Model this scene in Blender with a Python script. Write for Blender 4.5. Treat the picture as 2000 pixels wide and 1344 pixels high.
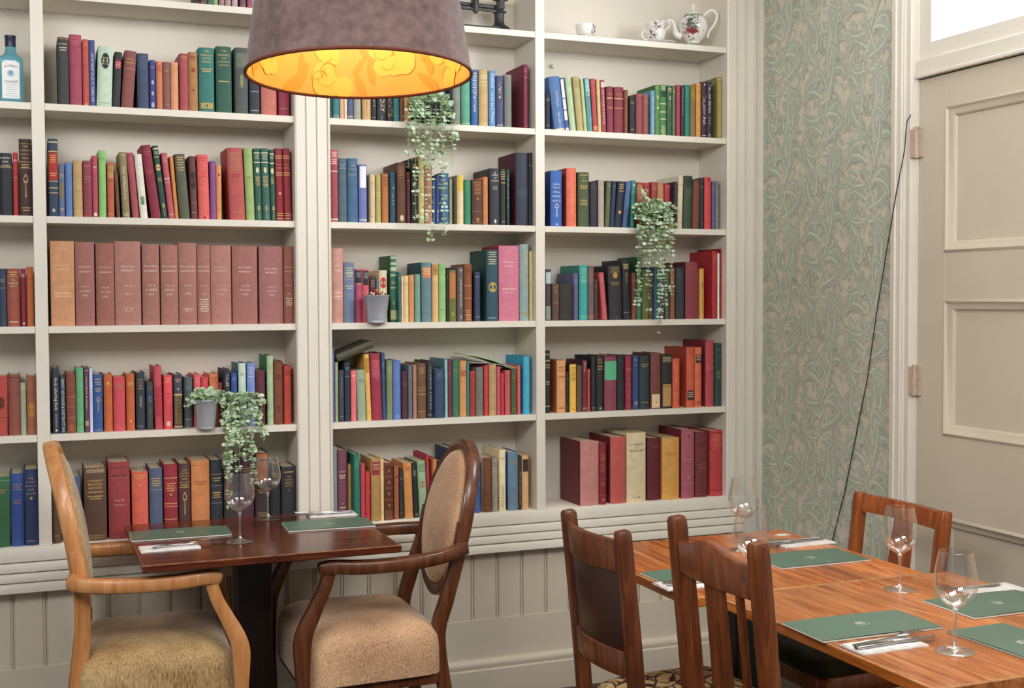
import bpy, bmesh, math, random
from mathutils import Vector, Matrix
R_ = random.Random(7)
PI = math.pi
scene = bpy.context.scene
for o in list(bpy.data.objects):
    bpy.data.objects.remove(o)
COL = scene.collection

# ------------------------------------------------------------------ camera
FPX = 2389.0
YAW, PIT, ROL = 0.3777298, 0.036953, -0.0039283
CAM = Vector((0.0, -4.26714, 1.5))
_f = Vector((math.sin(YAW)*math.cos(PIT), math.cos(YAW)*math.cos(PIT), -math.sin(PIT)))
_r0 = Vector((math.cos(YAW), -math.sin(YAW), 0)); _u0 = _r0.cross(_f)
_r = _r0*math.cos(ROL) + _u0*math.sin(ROL); _u = -_r0*math.sin(ROL) + _u0*math.cos(ROL)
cam_d = bpy.data.cameras.new('camera'); cam = bpy.data.objects.new('camera', cam_d); COL.objects.link(cam)
cam_d.sensor_width = 36.0; cam_d.lens = FPX*36.0/2000.0
cam_d.clip_start = 0.05
M = Matrix((_r, _u, -_f)).transposed().to_4x4(); M.translation = CAM
cam.matrix_world = M
scene.camera = cam

def at(px, py, X=None, Y=None, Z=None):
    """point of the place seen at a pixel of the photograph, on the plane X=, Y= or Z="""
    d = _f + _r*((px-1000)/FPX) + _u*((672-py)/FPX)
    if Y is not None: t = (Y-CAM.y)/d.y
    elif Z is not None: t = (Z-CAM.z)/d.z
    else: t = (X-CAM.x)/d.x
    return CAM + d*t

# ------------------------------------------------------------------ light
scene.view_settings.view_transform = 'Standard'
scene.view_settings.look = 'None'
scene.view_settings.exposure = 0.42
scene.view_settings.gamma = 1.0
scene.view_settings.use_curve_mapping = False
world = bpy.data.worlds.new('world'); scene.world = world; world.use_nodes = True
bg = world.node_tree.nodes['Background']; bg.inputs[0].default_value = (0.93, 0.96, 1.0, 1); bg.inputs[1].default_value = 0.20
# bright sky outside the transom window (towards +x), dimmer daylight elsewhere
_wt = world.node_tree; _tc = _wt.nodes.new('ShaderNodeTexCoord'); _sx = _wt.nodes.new('ShaderNodeSeparateXYZ'); _wt.links.new(_tc.outputs['Generated'], _sx.inputs[0])
_mr = _wt.nodes.new('ShaderNodeMapRange'); _mr.inputs[1].default_value = 0.30; _mr.inputs[2].default_value = 0.60; _mr.inputs[3].default_value = 0.19; _mr.inputs[4].default_value = 3.0
_wt.links.new(_sx.outputs['X'], _mr.inputs[0]); _wt.links.new(_mr.outputs[0], bg.inputs[1])

def area(name, loc, target, sx, sy, power, col, shape='RECTANGLE'):
    l = bpy.data.lights.new(name, 'AREA'); l.shape = shape; l.size = sx; l.size_y = sy
    l.energy = power; l.color = col
    o = bpy.data.objects.new(name, l); COL.objects.link(o); o.location = loc
    d = Vector(target)-Vector(loc)
    o.rotation_euler = d.to_track_quat('-Z', 'Y').to_euler()
    return o
# soft fill lamps added out of view near the ceiling, ahead of the camera
area('fill_front', (-0.8, -2.9, 2.82), (1.2, 0, 1.0), 1.6, 0.9, 46, (1.0, 0.992, 0.985))
area('fill_front_right', (1.5, -3.3, 2.80), (1.7, 0, 0.8), 1.4, 0.8, 32, (1.0, 0.985, 0.965))
# daylight entering through the transom window over the door
area('daylight_transom', (3.02, -1.20, 2.72), (1.0, -1.20, 2.55), 1.7, 1.0, 138, (0.975, 0.985, 1.0))

# ------------------------------------------------------------------ materials
def lin(h):
    h = h.lstrip('#'); out = []
    for i in (0, 2, 4):
        c = int(h[i:i+2], 16)/255.0
        out.append(c/12.92 if c <= 0.04045 else ((c+0.055)/1.055)**2.4)
    return out
MATS = {}
def nt(name):
    m = bpy.data.materials.new(name); m.use_nodes = True
    t = m.node_tree; return m, t, t.nodes['Principled BSDF']
def N(t, typ, **k):
    n = t.nodes.new(typ)
    for a, b in k.items(): setattr(n, a, b)
    return n
def coords(t, scale=(1, 1, 1)):
    c = N(t, 'ShaderNodeTexCoord'); m = N(t, 'ShaderNodeMapping'); m.inputs['Scale'].default_value = scale
    t.links.new(c.outputs['Object'], m.inputs[0]); return m.outputs[0]
def plain(name, hexc, rough=0.6, var=0.08, scale=40, bump=0.0, metal=0.0, gain=1.0, stretch=(1, 1, 1), sheen=0.0, spec=0.5):
    key = (name, hexc, rough, var, gain)
    if key in MATS: return MATS[key]
    m, t, b = nt(name); c = lin(hexc)
    if name == 'book_cloth':
        g_ = 0.3*c[0]+0.55*c[1]+0.15*c[2]; c = [x*0.9+g_*0.1 for x in c]
    c = [min(0.95, x*gain) for x in c]
    b.inputs['Roughness'].default_value = rough; b.inputs['Metallic'].default_value = metal
    b.inputs['Specular IOR Level'].default_value = spec
    if sheen: b.inputs['Sheen Weight'].default_value = sheen; b.inputs['Sheen Roughness'].default_value = 0.4
    if var:
        v = coords(t, stretch); n = N(t, 'ShaderNodeTexNoise'); n.inputs['Scale'].default_value = scale; n.inputs['Detail'].default_value = 5
        t.links.new(v, n.inputs['Vector']); r = N(t, 'ShaderNodeValToRGB')
        r.color_ramp.elements[0].position = 0.3; r.color_ramp.elements[1].position = 0.7
        r.color_ramp.elements[0].color = [max(0, x*(1-var)) for x in c]+[1]
        r.color_ramp.elements[1].color = [min(1, x*(1+var)) for x in c]+[1]
        t.links.new(n.outputs['Fac'], r.inputs[0]); t.links.new(r.outputs[0], b.inputs['Base Color'])
        if bump:
            bp = N(t, 'ShaderNodeBump'); bp.inputs['Strength'].default_value = bump; bp.inputs['Distance'].default_value = 0.002
            t.links.new(n.outputs['Fac'], bp.inputs['Height']); t.links.new(bp.outputs[0], b.inputs['Normal'])
    else:
        b.inputs['Base Color'].default_value = c+[1]
    MATS[key] = m; return m

def wood(name, c0, c1, c2, stretch=(45, 45, 3), rough=0.35, plank=None, plank_axis=0, gain=1.0, coat=0.0):
    """grain runs along the axis with the small stretch"""
    m, t, b = nt(name); L = t.links
    v = coords(t, stretch)
    n = N(t, 'ShaderNodeTexNoise'); n.inputs['Scale'].default_value = 1.0; n.inputs['Detail'].default_value = 8; n.inputs['Distortion'].default_value = 1.2
    n.inputs['Roughness'].default_value = 0.62
    L.new(v, n.inputs['Vector'])
    r = N(t, 'ShaderNodeValToRGB'); e = r.color_ramp.elements
    e[0].position = 0.30; e[1].position = 0.72; mid = e.new(0.5)
    for el, cc in ((e[0], c0), (mid, c1), (e[2], c2)): pass
    cols = sorted(r.color_ramp.elements, key=lambda q: q.position)
    for el, cc in zip(cols, (c0, c1, c2)): el.color = [min(1, x*gain) for x in lin(cc)]+[1]
    L.new(n.outputs['Fac'], r.inputs[0]); out = r.outputs[0]
    if plank:
        c = N(t, 'ShaderNodeTexCoord'); s = N(t, 'ShaderNodeSeparateXYZ'); L.new(c.outputs['Object'], s.inputs[0])
        d = N(t, 'ShaderNodeMath', operation='DIVIDE'); d.inputs[1].default_value = plank; L.new(s.outputs[plank_axis], d.inputs[0])
        fl = N(t, 'ShaderNodeMath', operation='FLOOR'); L.new(d.outputs[0], fl.inputs[0])
        w = N(t, 'ShaderNodeTexWhiteNoise', noise_dimensions='1D'); L.new(fl.outputs[0], w.inputs['W'])
        mr = N(t, 'ShaderNodeMapRange'); mr.inputs[3].default_value = 0.72; mr.inputs[4].default_value = 1.15; L.new(w.outputs['Value'], mr.inputs[0])
        fr = N(t, 'ShaderNodeMath', operation='FRACT'); L.new(d.outputs[0], fr.inputs[0])
        gt = N(t, 'ShaderNodeMath', operation='GREATER_THAN'); gt.inputs[1].default_value = 0.012; L.new(fr.outputs[0], gt.inputs[0])
        g2 = N(t, 'ShaderNodeMapRange'); g2.inputs[3].default_value = 0.6; g2.inputs[4].default_value = 1.0; L.new(gt.outputs[0], g2.inputs[0])
        mu = N(t, 'ShaderNodeMath', operation='MULTIPLY'); L.new(mr.outputs[0], mu.inputs[0]); L.new(g2.outputs[0], mu.inputs[1])
        mx = N(t, 'ShaderNodeVectorMath', operation='SCALE'); L.new(out, mx.inputs[0]); L.new(mu.outputs[0], mx.inputs['Scale'])
        out = mx.outputs[0]
    L.new(out, b.inputs['Base Color'])
    b.inputs['Roughness'].default_value = rough
    if coat: b.inputs['Coat Weight'].default_value = coat; b.inputs['Coat Roughness'].default_value = 0.12
    bp = N(t, 'ShaderNodeBump'); bp.inputs['Strength'].default_value = 0.12; bp.inputs['Distance'].default_value = 0.001
    L.new(n.outputs['Fac'], bp.inputs['Height']); L.new(bp.outputs[0], b.inputs['Normal'])
    return m

def fabric(name, c0, c1, blotch=7.0, rib=None, rib_axis=0, sheen=0.6, fine=260, gain=1.0, lo=0.50, hi=0.80):
    m, t, b = nt(name); L = t.links
    v = coords(t); n = N(t, 'ShaderNodeTexNoise'); n.inputs['Scale'].default_value = blotch; n.inputs['Detail'].default_value = 4
    L.new(v, n.inputs['Vector'])
    f = N(t, 'ShaderNodeTexNoise'); f.inputs['Scale'].default_value = fine; f.inputs['Detail'].default_value = 2
    if rib:
        mp = coords(t, rib); L.new(mp, f.inputs['Vector']); f.inputs['Scale'].default_value = 1.0
    else: L.new(v, f.inputs['Vector'])
    a = N(t, 'ShaderNodeMath', operation='MULTIPLY_ADD'); a.inputs[1].default_value = 0.75; L.new(f.outputs['Fac'], a.inputs[0])
    s = N(t, 'ShaderNodeMath', operation='MULTIPLY'); s.inputs[1].default_value = 0.55; L.new(n.outputs['Fac'], s.inputs[0]); L.new(s.outputs[0], a.inputs[2])
    r = N(t, 'ShaderNodeValToRGB'); r.color_ramp.elements[0].position = lo; r.color_ramp.elements[1].position = hi
    r.color_ramp.elements[0].color = [x*gain for x in lin(c0)]+[1]; r.color_ramp.elements[1].color = [min(1, x*gain) for x in lin(c1)]+[1]
    L.new(a.outputs[0], r.inputs[0]); L.new(r.outputs[0], b.inputs['Base Color'])
    b.inputs['Roughness'].default_value = 0.9; b.inputs['Sheen Weight'].default_value = sheen; b.inputs['Sheen Roughness'].default_value = 0.35
    b.inputs['Specular IOR Level'].default_value = 0.2
    bp = N(t, 'ShaderNodeBump'); bp.inputs['Strength'].default_value = 0.35; bp.inputs['Distance'].default_value = 0.0015
    L.new(a.outputs[0], bp.inputs['Height']); L.new(bp.outputs[0], b.inputs['Normal'])
    return m

def glass_thin(name, tint=(1, 1, 1), amt=0.10):
    m = bpy.data.materials.new(name); m.use_nodes = True; t = m.node_tree; t.nodes.clear(); L = t.links
    o = N(t, 'ShaderNodeOutputMaterial'); mx = N(t, 'ShaderNodeMixShader'); tr = N(t, 'ShaderNodeBsdfTransparent'); gl = N(t, 'ShaderNodeBsdfGlossy')
    tr.inputs[0].default_value = (*tint, 1); gl.inputs[0].default_value = (1, 1, 1, 1); gl.inputs['Roughness'].default_value = 0.02
    lw = N(t, 'ShaderNodeLayerWeight'); lw.inputs[0].default_value = 0.28
    mr = N(t, 'ShaderNodeMapRange'); mr.inputs[3].default_value = amt*0.35; mr.inputs[4].default_value = 0.75
    p = N(t, 'ShaderNodeMath', operation='POWER'); p.inputs[1].default_value = 1.6
    L.new(lw.outputs['Facing'], p.inputs[0]); L.new(p.outputs[0], mr.inputs[0]); L.new(mr.outputs[0], mx.inputs[0]); L.new(tr.outputs[0], mx.inputs[1]); L.new(gl.outputs[0], mx.inputs[2]); L.new(mx.outputs[0], o.inputs[0])
    return m

# ------------------------------------------------------------------ mesh building
class MB:
    def __init__(s): s.v = []; s.f = []; s.m = []
    def add(s, vs, fs, mi=0):
        k = len(s.v); s.v += [tuple(p) for p in vs]; s.f += [tuple(i+k for i in f) for f in fs]; s.m += [mi]*len(fs); return s
    def box(s, x0, x1, y0, y1, z0, z1, mi=0):
        vs = [(x, y, z) for z in (z0, z1) for y in (y0, y1) for x in (x0, x1)]
        return s.add(vs, [(0, 2, 3, 1), (4, 5, 7, 6), (0, 1, 5, 4), (2, 6, 7, 3), (0, 4, 6, 2), (1, 3, 7, 5)], mi)
    def extrude(s, poly, axis, a, b, mi=0):
        """closed polygon in the two other axes, extruded along axis from a to b"""
        def mk(p, c):
            q = list(p); q.insert(axis, c); return tuple(q)
        n = len(poly); vs = [mk(p, a) for p in poly]+[mk(p, b) for p in poly]
        fs = [(i, (i+1) % n, n+(i+1) % n, n+i) for i in range(n)]+[tuple(range(n-1, -1, -1)), tuple(range(n, 2*n))]
        return s.add(vs, fs, mi)
    def lathe(s, prof, n=32, c=(0, 0, 0), mi=0, cap0=False, cap1=False, a0=0, a1=2*PI, sx=1.0, sy=1.0):
        k = len(prof); full = abs(a1-a0-2*PI) < 1e-6; nn = n if full else n+1; vs = []
        for i in range(nn):
            a = a0+(a1-a0)*i/n
            for r, z in prof: vs.append((c[0]+r*math.cos(a)*sx, c[1]+r*math.sin(a)*sy, c[2]+z))
        fs = []
        for i in range(n):
            j = (i+1) % nn
            for q in range(k-1): fs.append((i*k+q, j*k+q, j*k+q+1, i*k+q+1))
        if cap0: fs.append(tuple(i*k for i in range(nn))[::-1])
        if cap1: fs.append(tuple(i*k+k-1 for i in range(nn)))
        return s.add(vs, fs, mi)
    def tube(s, pts, rad, n=8, mi=0, caps=True):
        pts = [Vector(p) for p in pts]; k = len(pts)
        if not hasattr(rad, '__len__'): rad = [rad]*k
        vs = []; up = Vector((0, 0, 1)); prev = None
        for i, p in enumerate(pts):
            t = (pts[min(i+1, k-1)]-pts[max(i-1, 0)]).normalized()
            if prev is None:
                a = up if abs(t.z) < 0.9 else Vector((1, 0, 0)); x = t.cross(a).normalized()
            else: x = (prev-t*prev.dot(t)).normalized()
            prev = x; y = t.cross(x)
            for j in range(n):
                an = 2*PI*j/n; vs.append(p+(x*math.cos(an)+y*math.sin(an))*rad[i])
        fs = [(i*n+j, i*n+(j+1) % n, (i+1)*n+(j+1) % n, (i+1)*n+j) for i in range(k-1) for j in range(n)]
        if caps: fs += [tuple(range(n-1, -1, -1)), tuple((k-1)*n+j for j in range(n))]
        return s.add(vs, fs, mi)
    def bar(s, pts, wid, thk, side=(0, 1, 0), mi=0, closed=False, rnd=0.3):
        """rounded-rectangle section swept along pts: wid along side, thk across"""
        pts = [Vector(p) for p in pts]; k = len(pts); S = Vector(side).normalized()
        if not hasattr(wid, '__len__'): wid = [wid]*k
        if not hasattr(thk, '__len__'): thk = [thk]*k
        sec = []
        for cx, cy in ((1, 1), (-1, 1), (-1, -1), (1, -1)):
            if (cx*cy) > 0: sec += [(cx, cy*(1-rnd)), (cx*(1-rnd), cy)]
            else: sec += [(cx*(1-rnd), cy), (cx, cy*(1-rnd))]
        n = 8; vs = []
        for i, p in enumerate(pts):
            a = pts[(i+1) % k] if closed else pts[min(i+1, k-1)]; b = pts[(i-1) % k] if closed else pts[max(i-1, 0)]
            t = (a-b).normalized(); sd = (S-t*S.dot(t)).normalized(); nn = t.cross(sd)
            w, h = wid[i]/2, thk[i]/2; m_ = min(w, h)
            for cx, cy in sec:
                ux = math.copysign(w-(1-abs(cx))*m_*1.0/1.0, cx) if abs(cx) < 1 else cx*w
                uy = math.copysign(h-(1-abs(cy))*m_, cy) if abs(cy) < 1 else cy*h
                vs.append(p+sd*ux+nn*uy)
        kk = k if closed else k-1
        fs = [(i*n+j, i*n+(j+1) % n, ((i+1) % k)*n+(j+1) % n, ((i+1) % k)*n+j) for i in range(kk) for j in range(n)]
        if not closed: fs += [tuple(range(n-1, -1, -1)), tuple((k-1)*n+j for j in range(n))]
        return s.add(vs, fs, mi)
    def xf(s, mtx, start=0):
        for i in range(start, len(s.v)): s.v[i] = tuple(mtx @ Vector(s.v[i]))
        return s
    def build(s, name, mats, parent=None, angle=35, bevel=0, loc=None, subsurf=0):
        me = bpy.data.meshes.new(name); me.from_pydata(s.v, [], s.f)
        if not isinstance(mats, (list, tuple)): mats = [mats]
        for m in mats: me.materials.append(m)
        for p, mi in zip(me.polygons, s.m): p.material_index = mi
        bm = bmesh.new(); bm.from_mesh(me); bmesh.ops.recalc_face_normals(bm, faces=bm.faces); bm.to_mesh(me); bm.free()
        me.polygons.foreach_set('use_smooth', [True]*len(me.polygons)); me.set_sharp_from_angle(angle=math.radians(angle))
        o = bpy.data.objects.new(name, me); COL.objects.link(o)
        if parent: o.parent = parent
        if loc: o.location = loc
        if bevel:
            b = o.modifiers.new('bevel', 'BEVEL'); b.width = bevel; b.segments = 2; b.limit_method = 'ANGLE'; b.angle_limit = math.radians(40)
        if subsurf:
            b = o.modifiers.new('sub', 'SUBSURF'); b.levels = subsurf; b.render_levels = subsurf
        return o

LABELS = {}
def tag(o, label, cat, group=None):
    o['label'] = label; o['category'] = cat
    if group: o['group'] = group
    LABELS.setdefault(label, []).append(o.name); return o
def thing(name, label, cat, loc=(0, 0, 0), rz=0, group=None):
    o = bpy.data.objects.new(name, None); COL.objects.link(o); o.location = loc; o.rotation_euler = (0, 0, rz)
    o.empty_display_size = 0.05
    return tag(o, label, cat, group)
def struct(o): o['kind'] = 'structure'; return o

GL = {}
def text_geo(s):
    """flat letters, height of a capital about 0.7, centred on the origin"""
    if s in GL: return GL[s]
    cu = bpy.data.curves.new('lettering', 'FONT'); cu.body = s; cu.resolution_u = 1; cu.align_x = 'CENTER'; cu.align_y = 'CENTER'
    o = bpy.data.objects.new('lettering', cu)
    me = bpy.data.meshes.new_from_object(o)
    vs = [tuple(v.co) for v in me.vertices]; fs = [tuple(p.vertices) for p in me.polygons]
    bpy.data.objects.remove(o); bpy.data.curves.remove(cu); bpy.data.meshes.remove(me)
    w = (max(v[0] for v in vs)-min(v[0] for v in vs)) if vs else 1
    GL[s] = (vs, fs, w); return GL[s]
# ------------------------------------------------------------------ the room
PAINT = plain('cream_paint', 'E6E0D3', 0.45, 0.03, 3.0, 0.05)
PAINT_DK = plain('stone_paint', 'DCD2C0', 0.45, 0.04, 2.5, 0.05)
PAINT_BK = plain('shelf_back_paint', 'E2DBCE', 0.6, 0.03, 2.0)
FLOORM = wood('floor_boards', '2A1D15', '3D2A1E', '54402F', (4, 30, 4), 0.4, 0.14, 1)
XW = 2.812
struct(MB().box(-3.0, XW+0.15, -6.0, 0.35, -0.05, 0.0).build('floor', FLOORM))
struct(MB().box(-3.0, XW+0.15, -6.0, 0.35, 3.0, 3.05).build('ceiling', plain('ceiling_paint', 'E8E4DA', 0.8, 0.02)))
# wall behind the bookcase, with bead-board panelling below it
wb = MB().box(-3.0, XW+0.15, 0.235, 0.35, 0.0, 3.0)
x = -0.955
while x < XW:
    a, b = x, min(x+0.1, XW-0.001)
    wb.extrude([(a+0.0015, 0.05), (a+0.0035, 0.031), (a+0.006, 0.03), (b-0.012, 0.03), (b-0.0105, 0.035), (b-0.009, 0.035), (b-0.0075, 0.0285), (b-0.0045, 0.0285), (b-0.0015, 0.05)], 2, 0.28, 0.60)
    x += 0.1
wb.box(-0.955, XW, 0.040, 0.235, 0.0, 0.60)
wb.box(-0.955, XW, 0.026, 0.042, 0.13, 0.290)
struct(wb.build('wall_back', PAINT_DK, angle=25))
bb = MB().extrude([(0.0, 0.0), (0.045, 0.0), (0.045, 0.142), (0.022, 0.142), (0.012, 0.139), (0.005, 0.130), (0.005, 0.118), (0.010, 0.108), (0.000, 0.104)], 0, -0.955, XW-0.001)
# (y, z) pairs
bb.v = [(p[0], p[1]+0.0, p[2]) for p in bb.v]
struct(bb.build('baseboard_back', PAINT_DK, angle=50))

# ---- the built-in bookcase
ZS = [2.502, 2.140, 1.775, 1.416, 1.061, 0.697]
TH = 0.023
bays = {'A': (-0.95, 0.026), 'B': (0.066, 0.879), 'C': (1.005, 1.792), 'D': (1.829, 2.621)}
bc = thing('bookcase', 'cream painted built-in bookcase covering the back wall above the panelling', 'bookcase', (1.4, 0, 0.55))
def bcp(mb, name, mat=PAINT, **k):
    mb.v = [(p[0]-1.4, p[1], p[2]-0.55) for p in mb.v]; return mb.build(name, mat, bc, **k)
bcp(MB().box(-0.95, XW-0.002, 0.215, 0.234, 0.601, 2.99), 'back_panel', PAINT_BK)
for k, (a, b) in bays.items():
    for z in ZS[:5]:
        bcp(MB().box(a+0.0005, b-0.0005, 0.0015, 0.2148, z-TH, z), 'shelf', PAINT, bevel=0.0012)
    bcp(MB().box(a+0.0005, b-0.0005, 0.0015, 0.2148, 2.86, 2.885), 'shelf', PAINT)
for a, b in ((0.026, 0.066), (1.792, 1.829)):
    bcp(MB().box(a, b, 0.0, 0.2148, 0.697, 2.99), 'upright', PAINT, bevel=0.001)
def reeded(x0, x1, n, name):
    pts = [(x0, 0.05), (x0, -0.006), (x0+0.006, -0.010)]
    w = (x1-x0-0.012)/n
    for i in range(n):
        a = x0+0.006+w*i
        pts += [(a+w*0.10, -0.010), (a+w*0.80, -0.010), (a+w*0.84, -0.005), (a+w*0.88, -0.005), (a+w*0.93, -0.0125), (a+w*0.99, -0.0125)]
    pts += [(x1, -0.006), (x1, 0.05)]
    bcp(MB().extrude(pts, 2, 0.697, 2.99).box(x0, x1, 0.049, 0.2148, 0.697, 2.99), name, PAINT, angle=20)
reeded(0.879, 1.005, 3, 'pilaster')
reeded(2.621, 2.757, 3, 'pilaster')
bcp(MB().box(2.7575, XW-0.002, 0.022, 0.2148, 0.0, 2.99), 'filler_strip', PAINT)
fr = MB().extrude([(0.2148, 0.601), (0.2148, 0.6965), (-0.012, 0.6965), (-0.014, 0.694), (-0.014, 0.652), (-0.003, 0.651), (-0.003, 0.6475),
    (-0.012, 0.6465), (-0.016, 0.642), (-0.016, 0.618), (-0.004, 0.617), (-0.004, 0.6135), (-0.014, 0.6125), (-0.018, 0.608), (-0.018, 0.586), (-0.005, 0.585), (-0.005, 0.5815),
    (-0.016, 0.5805), (-0.020, 0.576), (-0.020, 0.551), (0.0, 0.549), (0.0285, 0.549), (0.0285, 0.601)], 0, -0.955, 2.700)
bcp(fr, 'frieze', PAINT, angle=60)
bcp(MB().box(2.7005, 2.757, -0.011, 0.028, 0.143, 0.696), 'end_post', PAINT)

# ---- right wall with leaf wallpaper
WG = plain('wallpaper_ground', 'DAD3C2', 0.75, 0.03, 30)
WL = plain('wallpaper_leaf', 'B2BCAC', 0.75, 0.05, 60)
WV = plain('wallpaper_vein', 'D4D9C6', 0.75, 0.03, 60)
WP = 'wallpaper'
DY0, DY1 = -0.79, -0.909          # door frame, hinge side
DYE = -1.83
wr = MB().box(XW, XW+0.12, DY0-0.03, 0.35, 0.0, 3.0)
wr.box(XW, XW+0.12, -6.0, DYE-0.10, 0.0, 3.0).box(XW, XW+0.12, DYE-0.10, DY0-0.03, 2.86, 3.0)
layer = [0]
def wpoly(pts, mi):
    """pts in (u = -y, z) on the wall"""
    layer[0] += 1
    xx = XW-0.0002-layer[0]*0.000010
    ok = [(min(max(u, -0.030), 0.80), z) for u, z in pts]
    if all(u <= -0.029 for u, z in ok) or all(u >= 0.799 for u, z in ok): return
    wr.add([(xx, -u, z) for u, z in ok], [tuple(range(len(ok)))], mi)
def strip(path, wd, mi):
    L_, R2 = [], []
    k = len(path)
    for i, (u, z) in enumerate(path):
        a = path[max(i-1, 0)]; b = path[min(i+1, k-1)]; dx, dz = b[0]-a[0], b[1]-a[1]; q = math.hypot(dx, dz) or 1
        w = wd(i/(k-1)); L_.append((u-dz/q*w, z+dx/q*w)); R2.append((u+dz/q*w, z-dx/q*w))
    layer[0] += 1
    xx = XW-0.0002-layer[0]*0.000010
    if max(u for u, z in path) < -0.02 or min(u for u, z in path) > 0.79: return
    cl = lambda u: min(max(u, -0.030), 0.80)
    vs = []
    for a, b in zip(L_, R2): vs += [(xx, -cl(a[0]), a[1]), (xx, -cl(b[0]), b[1])]
    wr.add(vs, [t_ for i in range(k-1) for t_ in ((2*i, 2*i+1, 2*i+3), (2*i, 2*i+3, 2*i+2))], mi)
def bez(p0, p1, p2, n=10):
    return [((1-t)**2*p0[0]+2*t*(1-t)*p1[0]+t*t*p2[0], (1-t)**2*p0[1]+2*t*(1-t)*p1[1]+t*t*p2[1]) for t in [i/n for i in range(n+1)]]
def leaf(p0, p1, p2, w, lobes=4, vein=True):
    path = bez(p0, p1, p2, 34 if w > 0.015 else 16)
    def wd(t):
        env = math.sin(PI*min(1, t*0.93+0.05))**0.8
        fr = (lobes*t*1.35) % 1.0
        return w*env*(0.46+0.62*(fr if fr < 0.8 else (1-fr)*4))
    strip(path, lambda t: wd(t)*1.05+0.0022, 0)
    strip(path, wd, 1)
    if vein: strip(path[1:-3], lambda t: w*0.16*(1-t*0.8)+0.0008, 2)
def motif(u0, z0, sgn, rr):
    P = lambda a, b: (u0+sgn*a, z0+b)
    # small filling leaves
    for k in range(112):
        a = -.125+.036*(k % 8)+rr.uniform(-.012, .012); b = -.262+.040*(k//8)+rr.uniform(-.014, .014); an = rr.uniform(0.3, 2.8); l = rr.uniform(.026, .056); cv = rr.uniform(-.02, .02)
        leaf(P(a, b), P(a+math.cos(an)*l*.5-cv*math.sin(an), b+math.sin(an)*l*.5+cv*math.cos(an)), P(a+math.cos(an)*l, b+math.sin(an)*l), rr.uniform(.007, .013), 2, k % 3 == 0)
    # the long stem and its arching branches
    strip(bez(P(-.03, -.30), P(.10, -.12), P(.0, .04), 18)+bez(P(.0, .04), P(-.08, .14), P(.02, .27), 18)[1:], lambda t: 0.0042, 2)
    for a, b, c, w, l in (((.00, -.18), (-.10, -.10), (-.125, -.19), .026, 4), ((.02, -.12), (.12, -.03), (.13, -.13), .026, 4),
                          ((.03, -.06), (.10, .04), (.07, .11), .030, 5), ((-.01, .03), (-.11, .05), (-.12, -.05), .028, 5),
                          ((-.03, .08), (-.13, .15), (-.08, .22), .028, 5), ((.0, .15), (.09, .17), (.12, .07), .026, 4),
                          ((.0, .2), (.10, .22), (.12, .29), .024, 4), ((-.02, -.25), (-.09, -.27), (-.13, -.22), .022, 3),
                          ((.03, -.24), (.10, -.24), (.12, -.30), .022, 3), ((.04, -.19), (.02, -.10), (-.04, -.06), .018, 3),
                          ((-.05, .0), (-.02, .06), (-.06, .12), .018, 3), ((.05, .03), (.03, .10), (.06, .17), .018, 3)):
        leaf(P(*a), P(*b), P(*c), w*1.25, l+1)
        leaf(P(a[0]*.9, a[1]-.135), P(b[0]*.9-.02, b[1]-.135), P(c[0]*.85, c[1]-.120), w*1.0, l)
        strip(bez(P(*a), P(*b), P(*c), 10)[:7], lambda t: 0.0028, 2)
    # seed head
    for k in range(-3, 4):
        strip(bez(P(k*.004, -.01), P(k*.020, .02), P(k*.006, .068), 8), lambda t: .0030*math.sin(PI*min(.98, t+.08)), 2 if k % 2 else 1)
    # thistle rays
    for k in range(9):
        an = 0.35+k*0.28; c = P(-.065, .165)
        strip(bez(c, (c[0]+sgn*.03*math.cos(an+.3), c[1]+.03*math.sin(an+.3)), (c[0]+sgn*.055*math.cos(an), c[1]+.055*math.sin(an)), 6), lambda t: .0030*(1-t*.7), 1 if k % 2 else 2)
    # scroll
    strip([(P(.085+.016*math.cos(a)*(1-a/12), -.055+.016*math.sin(a)*(1-a/12))) for a in [i*.5 for i in range(20)]], lambda t: .0022, 1)
for ci in range(-1, 4):
    for ri in range(1, 7):
        layer[0] = 0.25*(ci % 2)+0.5*(ri % 2)
        motif(0.11+ci*0.27, ri*0.54-(0.27 if ci % 2 else 0.0), 1, random.Random(11+ci % 2))
keep = [i for i, f in enumerate(wr.f) if True]
wr.v = [(p[0], p[1], min(max(p[2], 0.0), 2.999)) for p in wr.v]
wro = struct(wr.build('wall_right', [WG, WL, WV], angle=20))
wro.data.polygons.foreach_set('use_smooth', [False]*len(wro.data.polygons))

# ---- door frame, transom window and panelled door in the right wall
def ybox(mb, u0, u1, z0, z1, x0, x1, mi=0): return mb.box(x0, x1, -u1, -u0, z0, z1, mi)
U0, U1, UE = 0.790, 0.909, 1.83
ar = MB()
prof = [(0.0, 0.0), (0.014, 0.0), (0.018, 0.004), (0.018, 0.020), (0.024, 0.026), (0.024, 0.030), (0.019, 0.034), (0.019, 0.056), (0.014, 0.060), (0.017, 0.066), (0.012, 0.074), (0.012, 0.094), (0.008, 0.098), (0.0, 0.119)]
pts = [(XW-a-0.0005, -(U0+b)) for a, b in prof]+[(XW+0.10, -U1), (XW+0.10, -(U0+0.035))]
ar.extrude(pts, 2, 0.0, 2.86)
pts = [(XW-a-0.0005, -(UE+U1-U0-b)) for a, b in prof]+[(XW+0.10, -UE), (XW+0.10, -(UE+0.08))]
ar.extrude(pts, 2, 0.0, 2.86)
fr_o = struct(ar.build('trim_1', PAINT, angle=25))
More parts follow.
